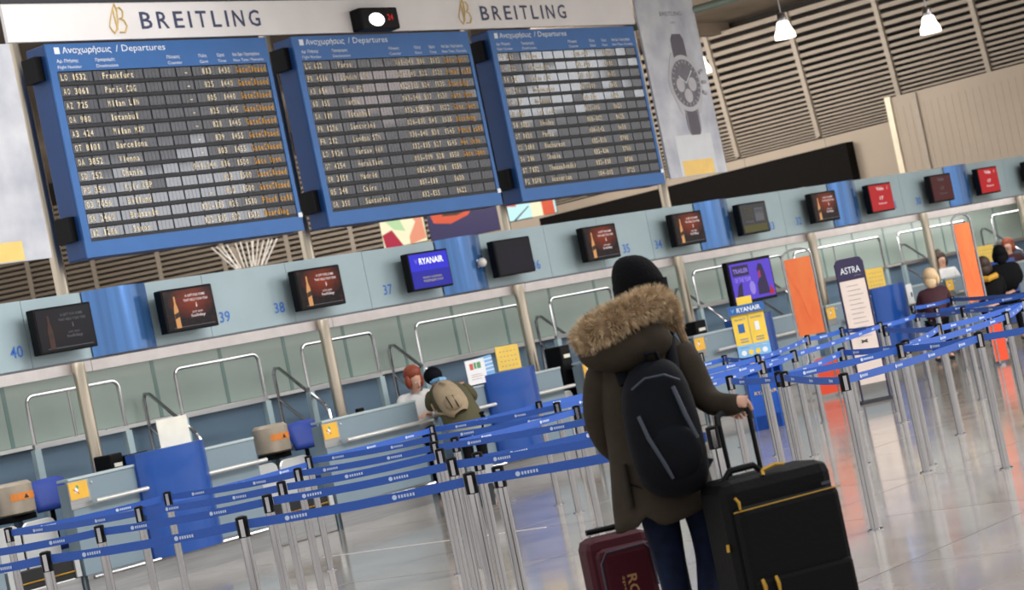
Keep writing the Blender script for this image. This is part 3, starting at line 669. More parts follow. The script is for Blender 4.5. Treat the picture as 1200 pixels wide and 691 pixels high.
desk(16.62, 18.12, None, 'plain pale desk between the baggage belts and the customer in olive jacket', [(16.86, 18.25)])
desk(18.86, 20.76, 19.76, 'pale desk with royal blue curved front right of the customer in olive jacket', [(18.86, 19.64), (20.08, 20.86)])
desk(21.20, 22.6, None, 'pale desk half hidden behind the traveller in the fur hooded coat', [(21.4, 22.7)])
desk(23.62, 26.2, 25.0, 'pale desk behind the yellow baggage sizer stand', [(24.0, 24.55), (25.35, 26.2)])
desk(26.98, 29.95, 28.72, 'pale desk with blue curved front right of the cream and purple stand', [(27.3, 28.1), (28.9, 29.95)])
desk(30.6, 33.8, 32.4, 'pale desk where the passengers in black are standing', [(30.8, 31.8)])
desk(34.5, 36.8, None, 'farthest pale desk at the right edge of the photograph', [(34.7, 36.6)])
desk(10.3, 12.3, None, 'desk at the far left, outside the photograph', [(10.5, 12.1)])

# conveyor bays between desks
def conveyor(x0, w, label):
    x = lambda a: x0+a*w
    t = thing('weighing_conveyor', label, 'conveyor', (x(.5), 16.5, 0))
    MB().box(x(0), x(1), 16.22, 17.3, 0, .25, 'steel_brushed').build('base_box', t, bevel=.01)
    MB().box(x(.06), x(.94), 16.22, 17.3, .25, .42, 'black_rubber').build('belt_bed', t)
    MB().tube([(x(.06), 16.215, .31), (x(.94), 16.215, .31)], .008, 'gold', 6).build('edge_trim', t)
    MB().box(x(0), x(.07), 16.20, 17.3, .25, .45, 'guard_grey').build('side_cheek', t); MB().box(x(.93), x(1), 16.20, 17.3, .25, .45, 'guard_grey').build('side_cheek', t)
    MB().box(x(.05), x(.95), 17.2, 17.26, .45, .92, 'dado_blue').build('rear_plate', t)
    for a, b in ((.02, .44), (.50, .96)):
        P = [(x(a), .42), (x(a), .76)]+[(x(a)+.07-.07*math.cos(q*PI/8), .76+.07*math.sin(q*PI/8)) for q in range(1, 5)]+[(x(b)-.07+.07*math.sin(q*PI/8), .76+.07*math.cos(q*PI/8)) for q in range(0, 5)]+[(x(b), .42)]
        g = MB().prism(P, (0, 16.42, 0), AX, AZ, NF*.03, 'guard_grey').build('guard_plate', t, label='light grey rounded guard plate')
        MB().tube([(p, 16.40, q) for p, q in P], .012, 'guard_rim', 6).build('rim', g)
    return t
conveyor(15.66, .93, 'baggage conveyor with grey guards right of the first blue curved desk')
conveyor(12.35, .82, 'baggage conveyor with grey guards at the lower left corner')
conveyor(20.8, .38, 'narrow baggage conveyor behind the traveller'); conveyor(22.65, .93, 'baggage conveyor hidden by the traveller\'s shoulder')
conveyor(26.22, .74, 'baggage conveyor behind the left orange stand'); conveyor(29.97, .6, 'baggage conveyor behind the seated staff on the right')
def drum(x, label):
    t = thing('x_ray_drum', label, 'drum', (x, 17.0, .9))
    MB().lathe((x, 17.0, .92), [(.16, -.02), (.19, .0), (.19, .26), (.16, .29)], 'drum_metal', 24).build('steel_shell', t, smooth=True)
    s = MB(); n = 8
    s.grid([[(x+.193*math.sin(-.8+1.6*i/n), 17.0-.193*math.cos(-.8+1.6*i/n), z) for i in range(n+1)] for z in (1.035, 1.105)], 'sticker_orange', close=False)
    b = s.build('sticker', t, label='orange warning sticker'); MB().prism([(-.025, 0), (.025, 0), (0, .04)], (x, 16.802, 1.05), AX, AZ, NF*.001, 'ink_dark').build('warning_mark', b)
    MB().box(x-.15, x+.15, 16.9, 17.1, .84, .90, 'black_plastic').build('mount', t); MB().box(x-.03, x+.03, 16.97, 17.03, .42, .84, 'steel').build('pedestal', t)
drum(16.67, 'steel drum with an orange warning sticker behind the first baggage belt'); drum(13.2, 'steel drum with an orange warning sticker at the left edge')
def chair(x, label):
    t = thing('swivel_chair', label, 'chair', (x, 17.35, 0), group='blue swivel chairs behind the desks')
    rows = []
    for i in range(9):
        a = -1+2*i/8; rows.append([(x+.21*a, 17.25+.05*(1-a*a)*-1+.02*k, .86+.30*k/5*(1-.12*a**4) if k else .86) for k in range(6)])
    m = MB().grid(rows, 'seat_blue', close=False); b = m.build('backrest', t, smooth=True, recalc=False); md = b.modifiers.new('s', 'SOLIDIFY'); md.thickness = .05
    MB().box(x-.22, x+.22, 17.25, 17.66, .46, .54, 'seat_blue').build('seat', t, bevel=.03)
    MB().cyl((x, 17.45, .06), (x, 17.45, .46), .03, 'black_plastic').build('pillar', t)
    for i in range(5): a = 2*PI*i/5; MB().tube([(x, 17.45, .08), (x+.25*math.cos(a), 17.45+.25*math.sin(a), .05)], .018, 'black_plastic', 6).build('leg', t)
    MB().box(x-.02, x+.02, 17.27, 17.30, .5, .9, 'black_plastic').build('back_bar', t)
chair(17.45, 'blue swivel chair behind the first baggage belt, right of the steel drum'); chair(13.85, 'blue swivel chair near the left edge beside the yellow sticker')
chair(21.5, 'blue swivel chair just left of the traveller'); chair(24.6, 'blue swivel chair behind the desk left of the yellow sizer stand')

# desk equipment and notices
def sheet(x, z, w, h, m, label, tilt=0, prints=(), y=16.22, name='notice', cat='sign'):
    t = thing(name, label, cat, (x, y, z-h/2))
    A = AX*math.cos(tilt)+AZ*math.sin(tilt); B = -AX*math.sin(tilt)+AZ*math.cos(tilt); c = Vector((x, y, z))
    MB().obox(c, A*(w/2), NF*.003, B*(h/2), m).build('sheet', t)
    p = MB()
    for a, b, ww, hh, pm in prints: p.prism([(a*w, b*h), ((a+ww)*w, b*h), ((a+ww)*w, (b+hh)*h), (a*w, (b+hh)*h)], c+NF*.004, A, B, NF*.0005, pm)
    if p.v: p.build('print', t)
    return t
sheet(14.63, 1.37, .40, .27, 'paper', 'blank cream paper sheet standing on the first blue curved desk')
sheet(19.19, 1.30, .34, .28, 'paper_white', 'white notice with small coloured charts on the desk right of the customer', 0, [(-.3, .1, .18, .25, 'ink_red'), (-.08, .12, .12, .25, 'ink_green'), (.08, .12, .2, .25, 'ink_green'), (-.3, -.2, .6, .02, 'ink_red'), (-.3, -.3, .5, .02, 'ink_grey'), (-.3, -.12, .55, .02, 'ink_grey')], y=16.14)
sheet(19.50, 1.34, .30, .22, 'sizer_light', 'pale blue striped brochure behind the white notice', .05, [(-.5, -.3, 1, .06, 'white_print'), (-.5, -.1, 1, .06, 'white_print'), (-.5, .1, 1, .06, 'white_print'), (-.5, .3, 1, .06, 'white_print')], y=16.26)
sheet(19.97, 1.38, .42, .28, 'notice_yellow', 'yellow notice standing on the blue curved desk right of the customer', -.02, [(-.35+.16*i, .25-.2*j, .07, .03, 'ink_red' if (i+j) % 3 == 0 else 'ink_grey') for i in range(5) for j in range(4)], y=16.28)
sheet(28.70, 1.37, .52, .30, 'notice_yellow', 'yellow notice standing on the desk right of the cream and purple stand', -.02, [(-.35+.16*i, .25-.2*j, .07, .03, 'ink_red' if (i+j) % 3 == 0 else 'ink_grey') for i in range(5) for j in range(4)], y=16.28)
sheet(32.3, 1.36, .60, .30, 'notice_yellow', 'yellow notice behind the passengers in black', -.02, [(-.35+.16*i, .25-.2*j, .07, .03, 'ink_grey') for i in range(5) for j in range(4)], y=16.28)
sheet(28.98, 1.05, .17, .28, 'paper_white', 'white sheet with a dark mark taped on the blue curved desk', 0, [(.1, -.2, .25, .25, 'ink_dark')], y=15.93)
def screen_unit(x, label, y=16.5, z=.76, w=.34):
    t = thing('desk_computer', label, 'computer', (x, y, z))
    MB().box(x-w/2, x+w/2, y, y+.05, z+.12, z+.42, 'black_plastic').build('display', t, bevel=.01)
    MB().box(x-.03, x+.03, y+.01, y+.05, z+.02, z+.2, 'black_plastic').build('stand', t); MB().box(x-.1, x+.1, y-.06, y+.1, z, z+.02, 'black_plastic').build('foot', t)
def printer(x, label, y=16.45, z=.76, w=.22, h=.5):
    t = thing('boarding_pass_printer', label, 'printer', (x, y, z))
    MB().box(x-w/2, x+w/2, y, y+.25, z, z+h, 'black_plastic').build('body', t, bevel=.015); MB().box(x-w*.3, x+w*.3, y-.01, y, z+h*.75, z+h*.82, 'paper').build('ticket_slot', t)
printer(14.06, 'black boarding pass printer left of the first blue curved desk', h=.52, w=.16); screen_unit(14.36, 'black desk computer behind the cream paper sheet', w=.3, z=.82)
screen_unit(17.7, 'black desk computer left of the red haired clerk', y=16.6, w=.1)
printer(19.72, 'small black printer left of the yellow notice', w=.12, h=.5); screen_unit(22.3, 'black desk computer left of the traveller\'s fur hood', z=.86); printer(24.25, 'black printer beside the yellow sizer stand', h=.56, w=.25)
screen_unit(28.25, 'black desk computer behind the blue curved desk of the cream stand', z=.80, w=.4); printer(21.28, 'black printer immediately left of the traveller', w=.2, h=.62)

# ------------------------------------------------------------------ queue posts and belts
post0 = None
FINE = 'stainless posts of the queue barrier'
def post(x, y, label):
    global post0
    if post0: return dup(post0, (x, y, 0), label)
    t = thing('queue_post', label, 'queue post', (0, 0, 0), group=FINE)
    MB().cyl((0, 0, .0), (0, 0, .90), .028, 'steel', 16).build('tube', t, smooth=True)
    h = MB().cyl((0, 0, .86), (0, 0, .965), .032, 'black_plastic', 16).build('head', t, smooth=True)
    MB().obox((0, 0, .91), Rv*.011, Fh*.036, AZ*.045, 'steel').build('belt_clip', h)
    MB().lathe((0, 0, .955), [(.032, 0), (.030, .012), (.015, .017)], 'black_plastic', 16).build('cap', t, smooth=True)
    MB().lathe((0, 0, 0), [(.05, 0), (.05, .008), (.03, .014)], 'steel', 16).build('floor_socket', t, smooth=True)
    t.location = (x, y, 0); post0 = t; return t
LINES = {
 'A': ('leftmost line', [(7.61, 9.63), (8.98, 10.8), (10.23, 11.85), (11.47, 12.93)]),
 'B': ('line before the plain pale desk', [(7.91, 8.4), (9.28, 9.6), (10.35, 10.55), (11.66, 11.69), (13.23, 13.11)]),
 'C': ('dense line beside the litter bin', [(8.45, 7.29), (9.85, 8.61), (11.0, 9.7), (12.0, 10.62), (13.4, 11.85), (14.95, 13.22)]),
 'K': ('doubled line beside the litter bin', [(8.57, 7.20), (9.96, 8.50), (12.15, 10.55)]),
 'D': ('line just left of the traveller', [(8.9, 6.1), (10.0, 7.1), (11.0, 8.05), (12.1, 9.1), (13.71, 10.61), (15.03, 11.83), (15.94, 12.75)]),
 'E': ('line right of the rolling suitcase handle', [(13.42, 8.54), (13.27, 8.40), (14.16, 9.45), (15.84, 10.22), (17.68, 11.44), (19.24, 12.85), (21.75, 14.84)]),
 'F': ('line below the left orange stand', [(11.68, 6.98), (15.68, 9.34), (17.07, 10.66), (20.8, 12.78), (21.37, 12.67)]),
 'G': ('line below the cream and purple stand', [(14.48, 8.13), (14.89, 8.31), (19.23, 10.92), (20.6, 11.75), (21.89, 12.01), (25.26, 13.89)]),
 'H': ('line below the right orange stand', [(14.02, 7.25), (17.06, 9.18), (20.54, 10.73), (22.05, 11.84), (25.8, 13.6)]),
 'J': ('line at the right edge', [(14.6, 6.6), (16.93, 8.47), (17.0, 8.15), (19.18, 9.4), (22.0, 10.6)]),
 'L': ('line cut by the left edge', [(7.5, 10.75), (8.7, 11.9), (10.33, 13.44)])}
PO = {}
for kx, (nm, pts) in LINES.items():
    for i, (x, y) in enumerate(pts):
        PO[(kx, i)] = post(x, y, 'stainless queue post, %s from the front in the %s' % (ORD[i], nm))
def belt(a, b, z=.925, sag=.012, light=False):
    P = Vector((*LINES[a[0]][1][a[1]], z)); Q = Vector((*LINES[b[0]][1][b[1]], z)); root = PO[a]; d = (Q-P); L = d.length; u = d.normalized(); n = Vector((-u.y, u.x, 0))
    P += u*.035; Q -= u*.035; m = MB(); N = 6; rows = []
    for i in range(N+1):
        f = i/N; c = P.lerp(Q, f)-AZ*(sag*4*f*(1-f)); rows.append([c+n*.0015-AZ*.024, c+n*.0015+AZ*.024, c-n*.0015+AZ*.024, c-n*.0015-AZ*.024])
    m.grid(rows, 'belt_blue'); ORG[root.name] = Vector(root.location)
    o = m.build('belt', root, label='royal blue retractable belt')
    if n.dot(Fh) > 0: n = -n
    p = MB(); k = max(1, int(L/.55)); rt = u if u.dot(Rv) > 0 else -u
    for i in range(k):
        f = (i+.45)/k; c = P.lerp(Q, f)-AZ*(sag*4*f*(1-f))+n*.004
        p.prism([(.013*math.cos(2*PI*q/10), .013*math.sin(2*PI*q/10)) for q in range(10)], c-rt*.05, rt, AZ, n*.0005, 'belt_print')
        for q in range(6): p.prism([(0, -.008), (.010, -.008), (.010, .008), (0, .008)], c+rt*(-.03+.0155*q), rt, AZ, n*.0005, 'belt_print')
    p.build('belt_print', o)
for k in range(4): belt(('A', k), ('B', k))
for k in range(5): belt(('B', k), ('C', k))
belt(('B', 4), ('C', 5)); belt(('A', 3), ('B', 4), .90)
for a, b in ((0, 0), (1, 1), (3, 3), (4, 4), (5, 5), (5, 6)): belt(('C', a), ('D', b))
belt(('K', 1), ('D', 2)); belt(('K', 2), ('D', 4))
for k in range(3): belt(('L', k), ('A', k))
belt(('L', 2), ('A', 3))
belt(('D', 6), ('E', 5)); belt(('D', 5), ('E', 4)); belt(('D', 4), ('F', 2)); belt(('D', 3), ('E', 3)); belt(('E', 2), ('E', 1)); belt(('E', 0), ('F', 1)); belt(('E', 5), ('E', 4)); belt(('E', 4), ('F', 3)); belt(('F', 2), ('G', 3)); belt(('E', 3), ('F', 2))
belt(('E', 1), ('F', 0)); belt(('F', 0), ('H', 0)); belt(('E', 0), ('G', 0)); belt(('G', 0), ('H', 0)); belt(('F', 1), ('G', 1)); belt(('F', 4), ('G', 3)); belt(('G', 1), ('H', 1)); belt(('G', 2), ('H', 1)); belt(('G', 3), ('G', 4)); belt(('G', 4), ('H', 2))
belt(('H', 1), ('J', 3)); belt(('G', 0), ('J', 1)); belt(('H', 0), ('J', 0)); belt(('G', 5), ('H', 4)); belt(('H', 2), ('J', 3)); belt(('H', 3), ('J', 4)); belt(('J', 1), ('J', 3)); belt(('H', 4), ('J', 4)); belt(('F', 3), ('F', 4)); belt(('G', 5), ('G', 4))

# ------------------------------------------------------------------ litter bin
t = thing('litter_bin', 'small dark litter bin with a clear liner beside the dense queue posts', 'bin', (16.9, 14.42, 0))
MB().tube([(16.9, 14.42, 0), (16.9, 14.42, .30)], [.11, .13], 'bin_grey', 4).build('bucket', t)
MB().tube([(16.9, 14.42, .22), (16.9, 14.42, .31), (16.9, 14.42, .42)], [.135, .14, .13], 'bag_liner', 8, caps=False).build('liner', t, smooth=True)

# ------------------------------------------------------------------ banner stands
def frame_plane(cx, cy, w, z0, z1, thick, m, mb=None):
    mb = mb or MB(); mb.obox(Vector((cx, cy, (z0+z1)/2)), Rv*(w/2), Fh*(thick/2), AZ*((z1-z0)/2), m); return mb
def loop_stand(cx, cy, w, label, deep):
    t = thing('banner_stand', label, 'banner stand', (cx, cy, 0)); c = Vector((cx, cy, 0)); h = w/2+.02
    P = [c-Rv*h]+[c-Rv*h+AZ*1.88]+[c+Rv*(-h*math.cos(q*PI/8))+AZ*(1.88+.10*math.sin(q*PI/8)) for q in range(1, 8)]+[c+Rv*h+AZ*1.88, c+Rv*h]
    MB().tube(P, .014, 'steel', 8).build('hoop', t, smooth=True)
    frame_plane(cx, cy, w, .85, 1.86, .012, 'orange').build('upper_panel', t)
    s = MB().prism([(-w*.5, .45), (-w*.15, .2), (.1*w, -.1), (w*.5, .4), (w*.5, .28), (.05*w, -.3), (-w*.2, .1), (-w*.5, .3)], c+AZ*1.35-Fh*.008, Rv, AZ, -Fh*.001, 'orange_ribbon'); s.build('printed_ribbon', t)
    lo = c+Rv*deep; frame_plane(lo.x, lo.y, w*.85, .05, .52, .012, 'orange_deep').build('lower_panel', t)
    for s_ in (-1, 1): MB().tube([lo+Rv*(s_*w*.44)+AZ*.05, lo+Rv*(s_*w*.44)+AZ*.56], .010, 'steel', 8).build('lower_rod', t)
    MB().tube([c+AZ*.85-Rv*(w*.4), lo+AZ*.55-Rv*(w*.4)], .010, 'steel', 8).build('link_rod', t)
    for s_ in (-1, 1): MB().obox(c+Rv*(h*s_)+AZ*.012, Rv*.025, Fh*.2, AZ*.012, 'steel').build('foot', t)
loop_stand(24.82, 15.16, .34, 'tall orange banner stand with a steel hoop, left of the cream one', .10)
loop_stand(25.67, 13.19, .20, 'tall orange banner stand at the right, before the passengers in black', .16)
c = Vector((22.75, 13.22, 0)); w = .30
t = thing('banner_stand', 'slim cream banner stand with a dark purple rounded top', 'banner stand', c)
frame_plane(c.x, c.y, w, .22, 1.45, .02, 'stand_cream').build('cream_panel', t)
P = [(-w/2-.01, 1.45), (-w/2-.01, 1.66)]+[(-w/2-.01+.05-.05*math.cos(q*PI/8), 1.66+.05*math.sin(q*PI/8)) for q in range(1, 5)]+[(w/2+.01-.05+.05*math.sin(q*PI/8), 1.66+.05*math.cos(q*PI/8)) for q in range(0, 5)]+[(w/2+.01, 1.45)]
MB().prism(P, c-Fh*.013, Rv, AZ, Fh*.026, 'stand_purple').build('head_panel', t, label='dark purple head panel')
p = MB(); text(p, 'ASTRA', c-Fh*.016-Rv*.115+AZ*1.53, Rv, AZ, .235, .08, 'white_print', .0); text(p, 'airlines', c-Fh*.016+Rv*.04+AZ*1.49, Rv, AZ, .08, .014, 'ink_grey', .0)
for q in range(12): p.prism([(-.08, 0), (.08+.02*(q % 3-1), 0), (.08+.02*(q % 3-1), .006), (-.08, .006)], c-Fh*.0125+AZ*(1.38-.055*q), Rv, AZ, -Fh*.0005, 'ink_grey')
for a in (.4, -.4): p.obox(c-Fh*.013+AZ*.72-Rv*.0, (Rv*math.cos(a)+AZ*math.sin(a))*.04, Fh*.001, (AZ*math.cos(a)-Rv*math.sin(a))*.008, 'ink_dark')
p.build('stand_print', t, recalc=False)
for s_ in (-1, 1): MB().tube([c+Rv*(s_*(w/2+.012)), c+Rv*(s_*(w/2+.012))+AZ*1.66], .012, 'stand_purple', 8).build('side_post', t, smooth=True)
MB().obox(c+AZ*.015, Rv*.2, Fh*.16, AZ*.015, 'ink_dark').build('foot', t)
# baggage sizer
c = Vector((21.14, 13.70, 0)); t = thing('baggage_sizer', 'yellow and blue airline baggage sizer stand beyond the queue belts', 'baggage sizer', c)
frame_plane(c.x, c.y, .37, .84, 1.42, .03, 'sizer_yellow').build('yellow_board', t)
frame_plane(c.x, c.y, .17, 1.42, 1.52, .02, 'sizer_yellow').build('top_card', t)
m = frame_plane(*(c-Fh*.03).xy, .41, 1.33, 1.43, .025, 'sizer_head'); m.build('head_board', t)
p = MB(); F1 = -Fh*.0435; text(p, 'RYANAIR', c+F1-Rv*.11+AZ*1.353, Rv, AZ, .27, .052, 'white_print', .02); text(p, 'V', c+F1-Rv*.175+AZ*1.36, Rv, AZ, .035, .04, 'sizer_light', .01)
F2 = -Fh*.018
def pb(a, b, w_, h_, m_): p.prism([(a, b), (a+w_, b), (a+w_, b+h_), (a, b+h_)], c+F2, Rv, AZ, -Fh*.001, m_)
pb(-.004, .98, .006, .34, 'ink_grey'); pb(-.13, 1.12, .07, .10, 'sizer_head'); pb(.06, 1.12, .05, .10, 'white_print'); pb(-.13, 1.04, .09, .012, 'ink_grey'); pb(-.13, 1.01, .09, .012, 'ink_grey'); pb(.05, 1.04, .09, .012, 'ink_grey'); pb(.05, 1.01, .09, .012, 'ink_grey')
text(p, 'PRIORITY', c+F2-Rv*.15+AZ*1.26, Rv, AZ, .12, .022, 'sizer_head'); text(p, 'NON-PRIORITY', c+F2+Rv*.03+AZ*1.26, Rv, AZ, .13, .022, 'sizer_head')
pb(-.185, .84, .37, .14, 'sizer_light'); pb(-.15, .945, .30, .012, 'white_print')
for q in range(4): p.prism([(.03*math.cos(2*PI*i/14), .03*math.sin(2*PI*i/14)) for i in range(14)], c+F2-Fh*.002+Rv*(-.12+.08*q)+AZ*.89, Rv, AZ, -Fh*.001, 'white_print' if q in (0, 3) else 'sizer_yellow')
p.build('board_print', t, recalc=False)
frame_plane(*(c+Rv*.05+Fh*.2).xy, .40, .0, .16, .42, 'sizer_blue').build('bag_cage_base', t)
for s_ in (-1, 1): frame_plane(*(c+Rv*(.05+s_*.2)+Fh*.2).xy, .02, .0, .80, .42, 'sizer_blue').build('bag_cage_side', t)
frame_plane(*(c+Rv*.05+Fh*.40).xy, .40, 0, 1.2, .02, 'sizer_blue').build('bag_cage_back', t)
m = frame_plane(*(c+Rv*.05-Fh*.0).xy, .40, 0, .62, .02, 'sizer_blue').build('bag_cage_front', t)
p = MB(); text(p, 'RYANAIR', c+Rv*-.1-Fh*.014+AZ*.40, Rv, AZ, .26, .04, 'logo_gold', .01); p.build('cage_print', m, recalc=False)
frame_plane(*(c+Rv*.0-Fh*.012).xy, .16, .66, .80, .012, 'sign_yellow').build('yellow_plate', t)
for s_ in (-1, 1): MB().tube([c+Rv*(.15*s_), c+Rv*(.15*s_)+AZ*.9], .015, 'sizer_blue', 8).build('leg', t)

# purple television on the desk
t = thing('television', 'television with a purple picture hanging left of the orange stand', 'television', (25.02, 16.08, 1.40))
MB().box(24.48, 25.56, 16.02, 16.10, 1.41, 1.99, 'black_plastic').build('casing', t, bevel=.01)
sc = MB().box(24.52, 25.52, 16.012, 16.018, 1.45, 1.95, 'glow_purple').build('screen', t)
p = MB(); Y0 = 16.010
p.prism([(.18, .04), (.2, .2), (.27, .26), (.24, .38), (.30, .46), (.38, .44), (.42, .32), (.46, .1), (.46, .04)], (24.92, Y0, 1.45), AX, AZ, NF*.0005, 'glow_plum')
p.prism([(.26, .26), (.28, .36), (.33, .36), (.33, .27)], (24.90, Y0-.001, 1.45), AX, AZ, NF*.0005, 'glow_magenta')
p.box(24.56, 24.96, Y0, Y0+.0006, 1.78, 1.92, 'glow_plum'); text(p, 'TRAILER', (24.58, Y0-.002, 1.82), AX, AZ, .36, .06, 'glow_violet', .02); text(p, 'OF THE YEAR', (24.58, Y0-.002, 1.70), AX, AZ, .40, .06, 'glow_violet', .02)
p.prism([(0, 0), (.16, 0), (.2, .24), (.1, .2)], (24.55, Y0, 1.46), AX, AZ, NF*.0005, 'glow_plum'); p.sph((24.98, Y0, 1.60), (.07, .0008, .09), 'glow_violet', 12, 8); p.prism([(0, 0), (.14, 0), (.07, .13)], (25.36, Y0-.002, 1.47), AX, AZ, NF*.0005, 'glow_red')
p.build('picture', sc, recalc=False)
MB().box(24.98, 25.06, 16.1, 16.16, 1.12, 1.6, 'black_plastic').build('stand_pole', t)

# ------------------------------------------------------------------ people
def skin_mesh(name, nodes, edges, m, parent, root=0, sub=2, label=None):
    me = bpy.data.meshes.new(name); me.from_pydata([n[0] for n in nodes], edges, []); o = bpy.data.objects.new(name, me); COL.objects.link(o)
    md = o.modifiers.new('skin', 'SKIN'); md.use_smooth_shade = True; md.branch_smoothing = .4
    for i, n in enumerate(nodes):
        r = n[1]; me.skin_vertices[0].data[i].radius = r if isinstance(r, tuple) else (r, r)
    me.skin_vertices[0].data[root].use_root = True
    s = o.modifiers.new('sub', 'SUBSURF'); s.levels = sub; s.render_levels = sub
    dg = bpy.context.evaluated_depsgraph_get(); dg.update(); e = bpy.data.meshes.new_from_object(o.evaluated_get(dg))
    bpy.data.objects.remove(o); e.name = name; e.materials.clear(); e.materials.append(MATS[m])
    for p in e.polygons: p.use_smooth = True; p.material_index = 0
    n = bpy.data.objects.new(name, e); COL.objects.link(n); n.parent = parent
    if label: n['label'] = label
    return n
def V(*a): return Vector(a)
def hand_nodes(nodes, edges, wrist_i, wrist, d, palm_n, curl, s=1.0):
    """palm and five separate fingers; d hand direction, palm_n palm normal, fingers curl towards it"""
    d = d.normalized(); palm_n = (palm_n-d*palm_n.dot(d)).normalized(); sd = d.cross(palm_n).normalized()
    nodes.append((wrist+d*.045*s, (.034*s, .018*s))); pi_ = len(nodes)-1; edges.append((wrist_i, pi_))
    for q, (off, ln) in enumerate(((-.027, .070), (-.009, .080), (.009, .076), (.026, .060))):
        b = wrist+d*.085*s+sd*off*s; prev = pi_; a = 0; pos = b
        nodes.append((b, .0095*s)); edges.append((prev, len(nodes)-1)); prev = len(nodes)-1
        for j in range(3):
            a += curl; dd = d*math.cos(a)+palm_n*math.sin(a); pos = pos+dd*(ln*s/2.6); nodes.append((pos, (.0090-.0012*j)*s)); edges.append((prev, len(nodes)-1)); prev = len(nodes)-1
    pos = wrist+d*.03*s-sd*.030*s; nodes.append((pos, .012*s)); edges.append((pi_, len(nodes)-1)); prev = len(nodes)-1
    for j in range(2):
        pos = pos+(d*.6-sd*.45+palm_n*.5*(j+1)*min(1, curl)).normalized()*.030*s; nodes.append((pos, .0095*s)); edges.append((prev, len(nodes)-1)); prev = len(nodes)-1
def body(t, J, s=1.0, hands=(.5, .5), face=None, sub=2):
    """J: joints pelvis, chest, neck, head, and l/r shoulder elbow wrist hip knee ankle toe. face: forward direction of the head"""
    n = []; e = []; ix = {}
    def add(k, p, r, to=None):
        n.append((V(*p), r)); ix[k] = len(n)-1
        if to: e.append((ix[to], ix[k]))
    f = V(*face).normalized() if face else V(0, 1, 0)
    P, Ch, N, H = V(*J['pelvis']), V(*J['chest']), V(*J['neck']), V(*J['head'])
    add('pelvis', P, (.10*s, .08*s)); add('waist', P.lerp(Ch, .5), (.095*s, .075*s), 'pelvis'); add('chest', Ch, (.115*s, .085*s), 'waist'); add('neck', N, .058*s, 'chest')
    up = (H-N).normalized()
    add('jaw', N.lerp(H, .55)+f*.022*s, .070*s, 'neck'); add('skull', H+up*.012*s-f*.005*s, (.090*s, .102*s), 'jaw'); add('crown', H+up*.075*s-f*.012*s, .072*s, 'skull')
    for q, sd in enumerate('lr'):
        S, E, Wr = V(*J[sd+'sh']), V(*J[sd+'el']), V(*J[sd+'wr'])
        add(sd+'sh', S, .048*s, 'chest'); add(sd+'el', E, .036*s, sd+'sh'); add(sd+'fa', E.lerp(Wr, .3), .036*s, sd+'el'); add(sd+'wr', Wr, .028*s, sd+'fa')
        hd = V(*J.get(sd+'hd', (Wr-E).normalized())); pn = V(*J.get(sd+'pn', (0, 0, -1)))
        if hands[q] is not None: hand_nodes(n, e, ix[sd+'wr'], Wr, hd, pn, hands[q], s)
        if sd+'hip' in J:
            add(sd+'hip', J[sd+'hip'], .070*s, 'pelvis'); add(sd+'kn', J[sd+'kn'], .046*s, sd+'hip'); add(sd+'calf', V(*J[sd+'kn']).lerp(V(*J[sd+'an']), .3), .044*s, sd+'kn')
            add(sd+'an', J[sd+'an'], .038*s, sd+'calf'); add(sd+'toe', J[sd+'toe'], .035*s, sd+'an')
    b = skin_mesh('body', n, e, 'skin', t, 0, sub)
    # face
    side = f.cross(up).normalized(); m = MB()
    for q in (-1, 1):
        m.sph(H+f*.078*s+side*.031*s*q+up*.0*s, .012*s, 'eye_white', 8, 6); m.sph(H+f*.088*s+side*.031*s*q, .006*s, 'ink_dark', 8, 6)
        m.sph(H+side*.083*s*q-up*.005*s, (.012*s, .018*s, .028*s), 'skin', 8, 6)
    m.tube([H+f*.085*s+up*.01*s, H+f*.112*s-up*.025*s, H+f*.088*s-up*.035*s], [.008*s, .013*s, .010*s], 'skin', 8)
    m.sph(H+f*.082*s-up*.062*s, (.022*s, .012*s, .007*s), 'lips', 8, 6)
    m.build('face_features', b if False else t, smooth=True)
    return b
def garment(t, name, pts, edges, m, label=None, sub=1): return skin_mesh(name, [(V(*p), r) for p, r in pts], edges, m, t, 0, sub, label)
def strands(mb, fn, n, m, w=.003):      # n thin tapering locks: fn(i) -> (p0, p1)
    for i in range(n):
        p0, p1 = fn(i); d = (p1-p0); a = d.cross(V(random.random()-.5, random.random()-.5, random.random()-.5)).normalized()*w
        b = d.cross(a).normalized()*w
        mb.add([p0-a, p0+a, p0+b*1.5, p1], [(0, 1, 3), (1, 2, 3), (2, 0, 3)], m)

# --- foreground traveller: local x = camera right, local y = away from camera
AR = math.atan2(Rv.y, Rv.x)
T = thing('person', 'traveller seen from behind in olive parka with fur hood and black beanie', 'person', (7.574, 5.420, 0), AR, local=True)
J = dict(pelvis=(-.05, 0, .98), chest=(-.04, .0, 1.30), neck=(-.01, .03, 1.50), head=(.02, .05, 1.685),
         lsh=(-.20, 0, 1.39), lel=(-.255, .04, 1.15), lwr=(-.20, .22, 1.0), rsh=(.11, -.02, 1.38), rel=(.175, -.07, 1.16), rwr=(.322, -.222, 1.138), rhd=(-.3, .92, -.10), rpn=(0, 0, -1), lhd=(.3, .9, -.3),
         lhip=(-.11, 0, .92), lkn=(-.09, .06, .50), lan=(-.08, .02, .09), ltoe=(-.06, .17, .04), rhip=(.05, 0, .92), rkn=(.09, .10, .52), ran=(.0, -.20, .16), rtoe=(.03, -.09, .04))
body(T, J, 1.0, (.5, .95), (.55, .83, -.02))
